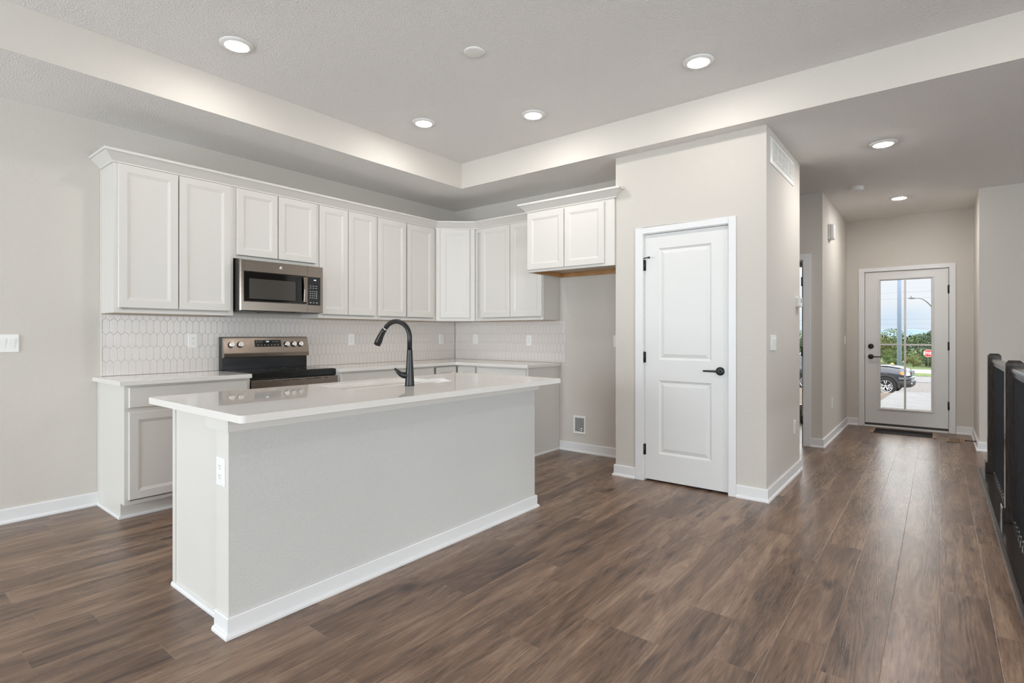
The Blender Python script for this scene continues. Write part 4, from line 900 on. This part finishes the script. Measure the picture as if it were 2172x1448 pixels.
# ------------------------------------------------------------------ outside
def at_px(px, py, D):
    Fv = Vector((math.cos(YAW), math.sin(YAW), 0)); Rv = Vector((math.sin(YAW), -math.cos(YAW), 0))
    return Fv * D + Rv * ((px - 1086) / 1137.54 * D) + Vector((0, 0, H - (py - 708.73) / 1137.54 * D))
conc = mat_noise('concrete_pale', lin((96, 97, 100)), lin((108, 109, 112)), 3, 0.9)
grav = mat_noise('gravel_drive', lin((80, 79, 79)), lin((112, 110, 111)), 14, 0.95, detail=8)
mulch = mat_noise('mulch', lin((56, 46, 38)), lin((98, 86, 74)), 18, 0.95, detail=8)
lawnm = mat_noise('lawn_green', lin((66, 86, 40)), lin((92, 108, 56)), 4, 0.95, detail=6)
roadm = mat_noise('road_pale', lin((132, 132, 135)), lin((146, 146, 148)), 1.5, 0.9)
def ground(name, pts, y0, y1, m, dz=0.0):
    b = MB(); vs = []; fs = []
    for x, z in pts: vs += [(x, y0, z + dz), (x, y1, z + dz)]
    for i in range(len(pts) - 1): fs.append((2 * i, 2 * i + 2, 2 * i + 3, 2 * i + 1))
    n = len(vs); vs2 = [(v[0], v[1], v[2] - 0.12) for v in vs]
    b.add(vs + vs2, fs + [tuple(n + i for i in reversed(q)) for q in fs] + [(0, 1, n + 1, n), (n - 2, 2 * n - 2, 2 * n - 1, n - 1)] + [(2 * i, n + 2 * i, n + 2 * i + 2, 2 * i + 2) for i in range(len(pts) - 1)] + [(2 * i + 1, 2 * i + 3, n + 2 * i + 3, n + 2 * i + 1) for i in range(len(pts) - 1)])
    return struct(name, b, m)
ground('path_front', [(8.72, -0.14), (12.0, -0.16), (20.0, -0.50)], -2.2, 1.02, conc)
ground('ground_mulch', [(8.72, -0.20), (12.0, -0.22), (20.0, -0.56), (21.5, -0.90)], 1.03, 14, mulch)
ground('ground_gravel', [(20.05, -0.55), (22.0, -1.10), (26.5, -1.29), (35.0, -1.29)], -20, 1.025, grav); 
ground('ground_driveway', [(21.55, -0.95), (23.0, -1.29), (35.0, -1.29)], 1.03, 30, grav)
ground('ground_yard', [(8.72, -0.20), (12.0, -0.22), (20.0, -0.56)], -20, -2.21, lawnm)
ground('path_sidewalk', [(35.05, -1.27), (40.0, -1.27)], -30, 40, conc)
ground('lawn_strip', [(40.05, -1.25), (41.0, -1.20), (43.5, -1.28)], -30, 40, lawnm)
ground('road', [(43.55, -1.36), (50.5, -1.40)], -40, 60, roadm)
ground('lawn_far', [(50.55, -1.36), (56.0, -1.6), (64.0, -1.9), (140.0, -1.9)], -70, 90, lawnm)
hl = MB(); pts = []
random.seed(5)
for i in range(41):
    y = -160 + i * 10; pts.append((y, 4.2 + 2.2 * math.sin(i * 0.7) + 1.2 * math.sin(i * 1.9 + 1)))
hl.loft([[(330, y, -3), (330 + 40, y, -3), (330 + 28, y, z), (330 + 14, y, z * 0.9)] for y, z in pts]); struct('hills_far', hl, mat_noise('far_hills', lin((96, 116, 132)), lin((112, 132, 142)), 0.08, 1.0, detail=6))

# trees: leaf clusters on a trunk
def leaf_mesh(seed, rx, ry, rz, n, size, zc):
    rnd = random.Random(seed); b = MB(); lobes = []
    for i in range(9): a = rnd.uniform(0, 2 * PI); q = rnd.uniform(0.2, 0.75); lobes.append((math.cos(a) * q * rx, math.sin(a) * q * ry, zc + rnd.uniform(-0.65, 0.62) * rz, rnd.uniform(0.35, 0.6)))
    for i in range(n):
        lx, ly, lz, s_ = rnd.choice(lobes); u = rnd.uniform(-1, 1); a = rnd.uniform(0, 2 * PI); q = math.sqrt(1 - u * u); rad = rnd.uniform(0.75, 1.02)
        c0 = Vector((lx + q * math.cos(a) * rx * s_ * rad, ly + q * math.sin(a) * ry * s_ * rad, lz + u * rz * s_ * rad))
        nrm = Vector((q * math.cos(a) + rnd.uniform(-.6, .6), q * math.sin(a) + rnd.uniform(-.6, .6), u + rnd.uniform(-.3, .9))).normalized(); t1 = nrm.orthogonal().normalized(); t1 = (Matrix.Rotation(rnd.uniform(0, 6.3), 3, nrm) @ t1); t2 = nrm.cross(t1); s2_ = size * rnd.uniform(0.6, 1.3)
        b.add([c0 - t1 * s2_, c0 - t2 * s2_ * 0.5, c0 + t1 * s2_, c0 + t2 * s2_ * 0.5], [(0, 1, 2, 3)])
    return b
leafm = [mat_noise('leaf_mid', lin((44, 66, 28)), lin((84, 104, 46)), 1.2, 0.8, detail=5), mat_noise('leaf_dark', lin((28, 48, 24)), lin((60, 82, 40)), 1.2, 0.8, detail=5), mat_noise('leaf_olive', lin((62, 74, 30)), lin((104, 108, 52)), 1.2, 0.8, detail=5)]
bark = mat('bark', lin((84, 72, 60)), 0.9)
protos = []
for i in range(3):
    protos.append((leaf_mesh(11 + i, 2.6, 2.6, 1.75, 4200, 0.11, 1.9), leafm[i]))
tree_meshes = []
TL = ['mid green leafy tree in the thicket across the road', 'dark green leafy tree in the thicket across the road', 'olive green leafy tree in the thicket across the road']
rt = random.Random(3); first = {}
def tree(kind, x, y, z, s_, name='tree', label=None, grp='thicket trees across the road'):
    if kind not in first:
        r = thing('tree', label or TL[kind], 'tree', (0, 0, 0), 0, grp)
        part('crown', protos[kind][0], protos[kind][1], r)
        b = MB(); b.tube([(0, 0, -0.05), (0.05, 0.02, 0.9), (0.0, 0.1, 2.2)], [0.14, 0.11, 0.05], 8); part('trunk', b, bark, r); first[kind] = r; q = r
    else:
        src = first[kind]; q = src.copy(); COL.objects.link(q)
        for ch in list(src.children): c2_ = ch.copy(); COL.objects.link(c2_); c2_.parent = q
        if label: q['label'] = label
        else: q['label'] = TL[kind]
        q['group'] = grp
    q.location = (x, y, z); q.rotation_euler = (0, 0, rt.uniform(0, 6.3)); q.scale = s_
    return q
for i, (x, y, kd, sc) in enumerate([(66.5, 4.9, 2, 0.92), (67, 0.9, 1, 1.12), (66.5, -3.4, 0, 0.95), (66.5, 9.2, 0, 0.95), (67, 13.6, 1, 1.0), (66.5, 18.2, 2, 1.0), (66.5, -8, 1, 0.95), (72, 2.7, 0, 1.05), (72, -1.6, 2, 1.02), (72, 7.0, 1, 1.05), (72, 11.6, 2, 1.05)]):
    tree(kd, x, y, -1.9, (sc * 0.95, sc * 0.95, sc))
for i, (x, y, kd, sc) in enumerate([(61.5, 5.6, 1, 0.42), (61.8, 3.1, 0, 0.42), (61.2, 0.4, 1, 0.46), (61, -2.2, 0, 0.42), (61.5, 8.2, 1, 0.42), (60.0, 1.75, 2, 0.30)]):
    tree(kd, x, y, -1.68, (sc * 1.1, sc * 1.1, sc), label=['bright green roadside bush in front of the thicket', 'dark green roadside bush in front of the thicket', 'small yellow green roadside bush in front of the thicket'][kd], grp='roadside bushes')

# utility pole, street lamp, wires, signs
galv = mat('galvanised_pole', lin((140, 156, 182)), 0.6, 0.0)
pp = at_px(1907.5, 780, 35); up_ = thing('utility_pole', 'tall grey steel pole seen through the upper left door pane', 'pole', (pp.x, pp.y, -1.262))
b = MB(); b.cyl((0, 0, 0), (0, 0, 13), 0.135, 0.08, 16); part('shaft', b, galv, up_)
b = MB(); b.cyl((0, 0, 0.0), (0, 0, 0.06), 0.2, 0.2, 16); part('base_flange', b, galv, up_)
lp_ = at_px(1990, 700, 46); sl = thing('street_lamp', 'curved arm street lamp in the upper right door pane', 'street lamp', (lp_.x, lp_.y, -1.36))
dv = (Vector((at_px(1940, 700, 46).x, at_px(1940, 700, 46).y, 0)) - Vector((lp_.x, lp_.y, 0)))
zt = lambda py: H - (py - 708.73) / 1137.54 * 46 + 1.36
b = MB(); b.cyl((0, 0, 0), (0, 0, zt(668)), 0.09, 0.06, 12); part('post', b, mat('lamp_post_grey', lin((110, 112, 116)), 0.5), sl)
pth = [Vector((0, 0, zt(668)))] + [dv * ((1990 - px_) / 50.0) + Vector((0, 0, zt(py_))) for px_, py_ in ((1973, 646.5), (1966, 640), (1958, 634.5), (1950, 632.3), (1940, 632))]
b = MB(); b.tube(pth, [0.06, 0.05, 0.045, 0.04, 0.035, 0.03], 8); part('arm', b, mat('lamp_arm_grey', lin((110, 112, 116)), 0.5), sl)
b = MB(); e = pth[-1]; b.tube([e, e + dv.normalized() * 0.3, e + dv.normalized() * 0.55], [0.06, 0.09, 0.04], 8); b.cyl(e + dv.normalized() * 0.3 + Vector((0, 0, 0.05)), e + dv.normalized() * 0.3 + Vector((0, 0, 0.2)), 0.04, 0.03, 8); part('lamp_head', b, mat('lamp_head_grey', lin((96, 98, 102)), 0.5), sl)
for i, (y0_, d_) in enumerate(((620, 46), (633, 46.4), (677, 46), (687, 46.2), (697, 46.4))):
    z = H + (708.73 - y0_) / 1137.54 * (d_ * 0.81); pts = []
    for j in range(25): yy_ = -36 + j * 3.3; pts.append((d_ + 0.06 * yy_, yy_, z + 0.0012 * (yy_ - 3) ** 2))
    b = MB(); b.tube(pts, 0.006, 5)
    o = make_obj('power_line', b, mat('wire_grey', lin((120, 128, 138)), 0.7) if 'wire_grey' not in bpy.data.materials else bpy.data.materials['wire_grey'])
    tag(o, ['topmost overhead wire across the sky in the door glass', 'second overhead wire from the top in the door glass', 'overhead wire crossing the sky well below the street lamp', 'second lowest overhead wire, just above the far trees', 'lowest overhead wire, skimming the far treetops'][i], 'power line', 'overhead wires')
sp_ = at_px(1968.5, 749, 43); sg = thing('stop_sign', 'red octagonal STOP sign at the right edge of the door glass', 'sign', (sp_.x, sp_.y, -1.40))
hz = sp_.z + 1.40; fd = Vector((-sp_.x, -sp_.y, 0)).normalized(); rzs = math.atan2(fd.y, fd.x) + PI / 2
sg.rotation_euler = (0, 0, rzs)
def octa(r): return [(r * math.cos(PI / 8 + i * PI / 4), r * math.sin(PI / 8 + i * PI / 4) + hz) for i in range(8)]
b = MB(); b.prism(octa(0.315), 'y', -0.018, -0.010); pl_ = part('face', b, mat('sign_white', lin((240, 238, 238)), 0.5), sg)
b = MB(); b.prism(octa(0.292), 'y', -0.0195, -0.0182); part('red_panel', b, mat('sign_red', lin((196, 40, 48)), 0.5), pl_)
t = text_mb('STOP', 0.235, 0.0008, 0.03); t.xform(Matrix.Translation((0, -0.0205, hz - 0.005)) @ Matrix.Rotation(PI / 2, 4, 'X') @ Matrix.Diagonal((0.92, 1.25, 1, 1))); part('lettering', t, bpy.data.materials['sign_white'], pl_)
b = MB(); b.box(-0.02, 0.02, -0.009, 0.02, 0, hz + 0.25); part('post', b, mat('sign_post', lin((84, 92, 84)), 0.6), sg)
yp = at_px(1892.5, 773, 30); ys = thing('warning_sign', 'small yellow diamond sign showing above the dark car hood', 'sign', (yp.x, yp.y, -1.29))
yz = yp.z + 1.29; ys.rotation_euler = (0, 0, rzs)
b = MB(); b.prism([(0, yz - 0.16), (0.13, yz), (0, yz + 0.13), (-0.13, yz)], 'y', -0.02, -0.012); part('face', b, mat('sign_yellow', lin((222, 188, 100)), 0.5), ys)
b = MB(); b.box(-0.02, 0.02, -0.011, 0.02, 0, yz); part('post', b, bpy.data.materials['sign_post'], ys)

# ------------------------------------------------------------------ dark SUV on the driveway
wc = at_px(1879, 818.5, 22)
hdg = math.atan2(-0.998, -0.062); car_z = -1.288
fw_, rt_ = Vector((math.cos(hdg), math.sin(hdg), 0)), Vector((math.sin(hdg), -math.cos(hdg), 0))
org = Vector((wc.x, wc.y, 0)) - fw_ * 1.46 - rt_ * 0.86
car = thing('car', 'dark blue black SUV parked outside, seen through the lower door panes', 'car', (org.x, org.y, car_z), hdg)
paint = mat('car_paint', lin((38, 45, 60)), 0.12, 0.25, coat=1.0); dark = mat('car_cladding', lin((40, 40, 43)), 0.6); tyre = mat('tyre', lin((26, 26, 28)), 0.85); alloy = mat('alloy', lin((205, 208, 214)), 0.25, 0.9); cg = mat('car_glass', lin((24, 28, 32)), 0.05)
def section(x, hw, z0, zb, zt, tw):
    return [(x, -hw * 0.92, z0), (x, -hw, z0 + 0.18), (x, -hw, zb - 0.10), (x, -hw * 0.96, zb), (x, -tw, zt), (x, 0, zt + 0.03), (x, tw, zt), (x, hw * 0.96, zb), (x, hw, zb - 0.10), (x, hw, z0 + 0.18), (x, hw * 0.92, z0)]
secs = [section(-2.38, 0.86, 0.50, 1.00, 1.06, 0.80), section(-2.25, 0.93, 0.40, 1.07, 1.12, 0.80), section(-1.0, 0.955, 0.33, 1.10, 1.15, 0.80), section(0.6, 0.955, 0.33, 1.13, 1.19, 0.82), section(1.0, 0.95, 0.36, 1.12, 1.19, 0.84), section(1.55, 0.94, 0.40, 1.09, 1.16, 0.82), section(1.95, 0.91, 0.42, 1.03, 1.10, 0.77), section(2.15, 0.84, 0.46, 0.96, 1.03, 0.70), section(2.20, 0.80, 0.48, 0.90, 0.97, 0.66)]
b = MB(); b.loft(secs, smooth=True); part('body', b, paint, car)
def cab_sec(x, hw, z0, z1, tw): return [(x, -hw, z0), (x, -tw, z1 - 0.05), (x, -tw + 0.1, z1), (x, tw - 0.1, z1), (x, tw, z1 - 0.05), (x, hw, z0)]
b = MB(); b.loft([cab_sec(-2.2, 0.86, 1.06, 1.30, 0.72), cab_sec(-1.75, 0.86, 1.06, 1.70, 0.68), cab_sec(-0.9, 0.87, 1.06, 1.76, 0.68), cab_sec(0.05, 0.87, 1.06, 1.72, 0.66), cab_sec(0.95, 0.84, 1.08, 1.14, 0.78)], smooth=False); part('cabin', b, paint, car)
b = MB()
for s_ in (-1, 1):
    def zz_(y_): return y_
    b.add([(-1.7, s_ * 0.868, 1.12), (0.75, s_ * 0.862, 1.13), (0.05, s_ * 0.70, 1.62), (-1.6, s_ * 0.715, 1.62), (-1.7, s_ * 0.85, 1.12), (0.75, s_ * 0.84, 1.13), (0.05, s_ * 0.68, 1.62), (-1.6, s_ * 0.69, 1.62)], [(0, 1, 2, 3), (4, 7, 6, 5), (0, 4, 5, 1), (1, 5, 6, 2), (2, 6, 7, 3), (3, 7, 4, 0)])
b.add([(0.90, -0.74, 1.17), (0.90, 0.74, 1.17), (0.12, 0.60, 1.70), (0.12, -0.60, 1.70), (0.85, -0.74, 1.15), (0.85, 0.74, 1.15), (0.08, 0.60, 1.68), (0.08, -0.60, 1.68)], [(0, 1, 2, 3), (4, 7, 6, 5), (0, 4, 5, 1), (1, 5, 6, 2), (2, 6, 7, 3), (3, 7, 4, 0)]); part('side_and_front_glass', b, cg, car)
b = MB(); b.loft([[(x, -w_, z), (x, -w_ * 0.6, z + 0.02), (x, w_ * 0.6, z + 0.02), (x, w_, z)] + [(x, w_, z - 0.03), (x, -w_, z - 0.03)] for x, w_, z in ((0.92, 0.82, 1.225), (1.5, 0.80, 1.21), (1.9, 0.76, 1.145), (2.10, 0.70, 1.07), (2.20, 0.65, 0.99))], smooth=True); part('hood', b, paint, car)
for (ax, sd_) in ((1.46, -1), (1.46, 1), (-1.46, -1), (-1.46, 1)):
    yo = sd_ * 0.895
    wh = MB(); wh.lathe([(0.26, -0.115), (0.36, -0.11), (0.385, -0.07), (0.385, 0.07), (0.36, 0.11), (0.26, 0.115), (0.26, -0.115)], (ax, yo, 0.385), 'y', 36, True, False); ty = part('tyre', wh, tyre, car)
    rm = MB(); rm.lathe([(0.262, -0.10), (0.262, 0.10), (0.235, 0.10), (0.235, -0.10), (0.262, -0.10)], (ax, yo, 0.385), 'y', 36, True, False)
    rm.lathe([(0.0, sd_ * 0.085), (0.05, sd_ * 0.085), (0.055, sd_ * 0.05), (0.0, sd_ * 0.05)], (ax, yo, 0.385), 'y', 18)
    for k_ in range(5):
        for dlt in (-0.20, 0.20):
            a = 2 * PI * k_ / 5 + PI / 2; a2 = a + dlt
            rm.cyl((ax + 0.045 * math.cos(a), yo + sd_ * 0.075, 0.385 + 0.045 * math.sin(a)), (ax + 0.245 * math.cos(a2), yo + sd_ * 0.085, 0.385 + 0.245 * math.sin(a2)), 0.019, 0.016, 8)
    part('rim', rm, alloy, ty)
    ar = MB(); pr_ = []
    for i in range(15): a = -0.12 + (PI + 0.24) * i / 14; pr_.append(a)
    ar.loft([[(ax + r_ * math.cos(a), sd_ * y_, 0.385 + r_ * math.sin(a) * 0.98) for r_, y_ in ((0.425, 0.93), (0.50, 0.93), (0.49, 0.995), (0.43, 1.0))] for a in pr_]); part('wheel_arch_flare', ar, dark, car)
    wl = MB(); wl.loft([[(ax + 0.445 * math.cos(a), sd_ * y_, 0.385 + 0.445 * math.sin(a)) for y_ in (0.90, 0.9605)] + [(ax, sd_ * 0.9605, 0.385), (ax, sd_ * 0.90, 0.385)] for a in pr_]); part('wheel_well', wl, tyre, car)
bpl = [(1.90, -0.958), (2.08, -0.925), (2.20, -0.84), (2.28, -0.68), (2.32, -0.40), (2.335, 0.0), (2.32, 0.40), (2.28, 0.68), (2.20, 0.84), (2.08, 0.925), (1.90, 0.958)]
b = MB(); b.sweep([(-0.14, 0.40), (-0.05, 0.37), (0.0, 0.42), (0.02, 0.52), (0.012, 0.60), (-0.02, 0.64), (-0.14, 0.64)], bpl); bmp = part('front_bumper', b, dark, car)
b = MB(); b.sweep([(-0.10, 0.641), (0.0, 0.641), (0.012, 0.70), (0.0, 0.77), (-0.05, 0.80), (-0.10, 0.80)], bpl); part('upper_fascia', b, paint, car)
b = MB(); b.sweep([(0.008, 0.605), (0.026, 0.605), (0.026, 0.637), (0.008, 0.637)], bpl[3:8]); part('bumper_trim', b, alloy, bmp)
for s_ in (-1, 1): part('fog_lamp', MB().cyl((2.27, s_ * 0.66, 0.52), (2.315, s_ * 0.66, 0.52), 0.05, n=14), alloy, bmp)
gr = MB(); gr.box(2.16, 2.275, -0.58, 0.58, 0.80, 0.985); gq = part('grille_panel', gr, dark, car)
for k_ in range(7):
    b = MB(); y_ = -0.46 + k_ * 0.153; b.loft([[(2.277, y_ + p * 0.052, 0.89 + q_ * 0.07) for p, q_ in ((-1, -1), (1, -1), (1, 1), (-1, 1))], [(2.290, y_ + p * 0.052, 0.89 + q_ * 0.07) for p, q_ in ((-1, -1), (1, -1), (1, 1), (-1, 1))], [(2.290, y_ + p * 0.036, 0.89 + q_ * 0.055) for p, q_ in ((-1, -1), (1, -1), (1, 1), (-1, 1))], [(2.280, y_ + p * 0.036, 0.89 + q_ * 0.055) for p, q_ in ((-1, -1), (1, -1), (1, 1), (-1, 1))]]); part('grille_slot', b, alloy, gq)
for s_ in (-1, 1):
    b = MB(); b.loft([[(1.98, s_ * 0.925, 0.875), (1.98, s_ * 0.915, 0.985), (2.0, s_ * 0.78, 1.0), (2.0, s_ * 0.78, 0.875)], [(2.12, s_ * 0.885, 0.85), (2.11, s_ * 0.865, 0.975), (2.12, s_ * 0.70, 0.985), (2.12, s_ * 0.70, 0.85)], [(2.22, s_ * 0.79, 0.84), (2.20, s_ * 0.77, 0.965), (2.24, s_ * 0.59, 0.97), (2.26, s_ * 0.59, 0.84)]]); hq = part('headlight', b, mat('headlight_clear', lin((190, 196, 204)), 0.1, 0.4) if 'headlight_clear' not in bpy.data.materials else bpy.data.materials['headlight_clear'], car)
    b = MB(); b.loft([[(1.93, s_ * 0.942, 0.905), (1.93, s_ * 0.935, 0.975), (1.95, s_ * 0.90, 0.98), (1.95, s_ * 0.90, 0.905)], [(2.06, s_ * 0.921, 0.868), (2.05, s_ * 0.905, 0.972), (2.06, s_ * 0.86, 0.975), (2.06, s_ * 0.86, 0.868)]]); part('turn_signal', b, mat('amber', lin((220, 130, 50)), 0.2) if 'amber' not in bpy.data.materials else bpy.data.materials['amber'], hq)
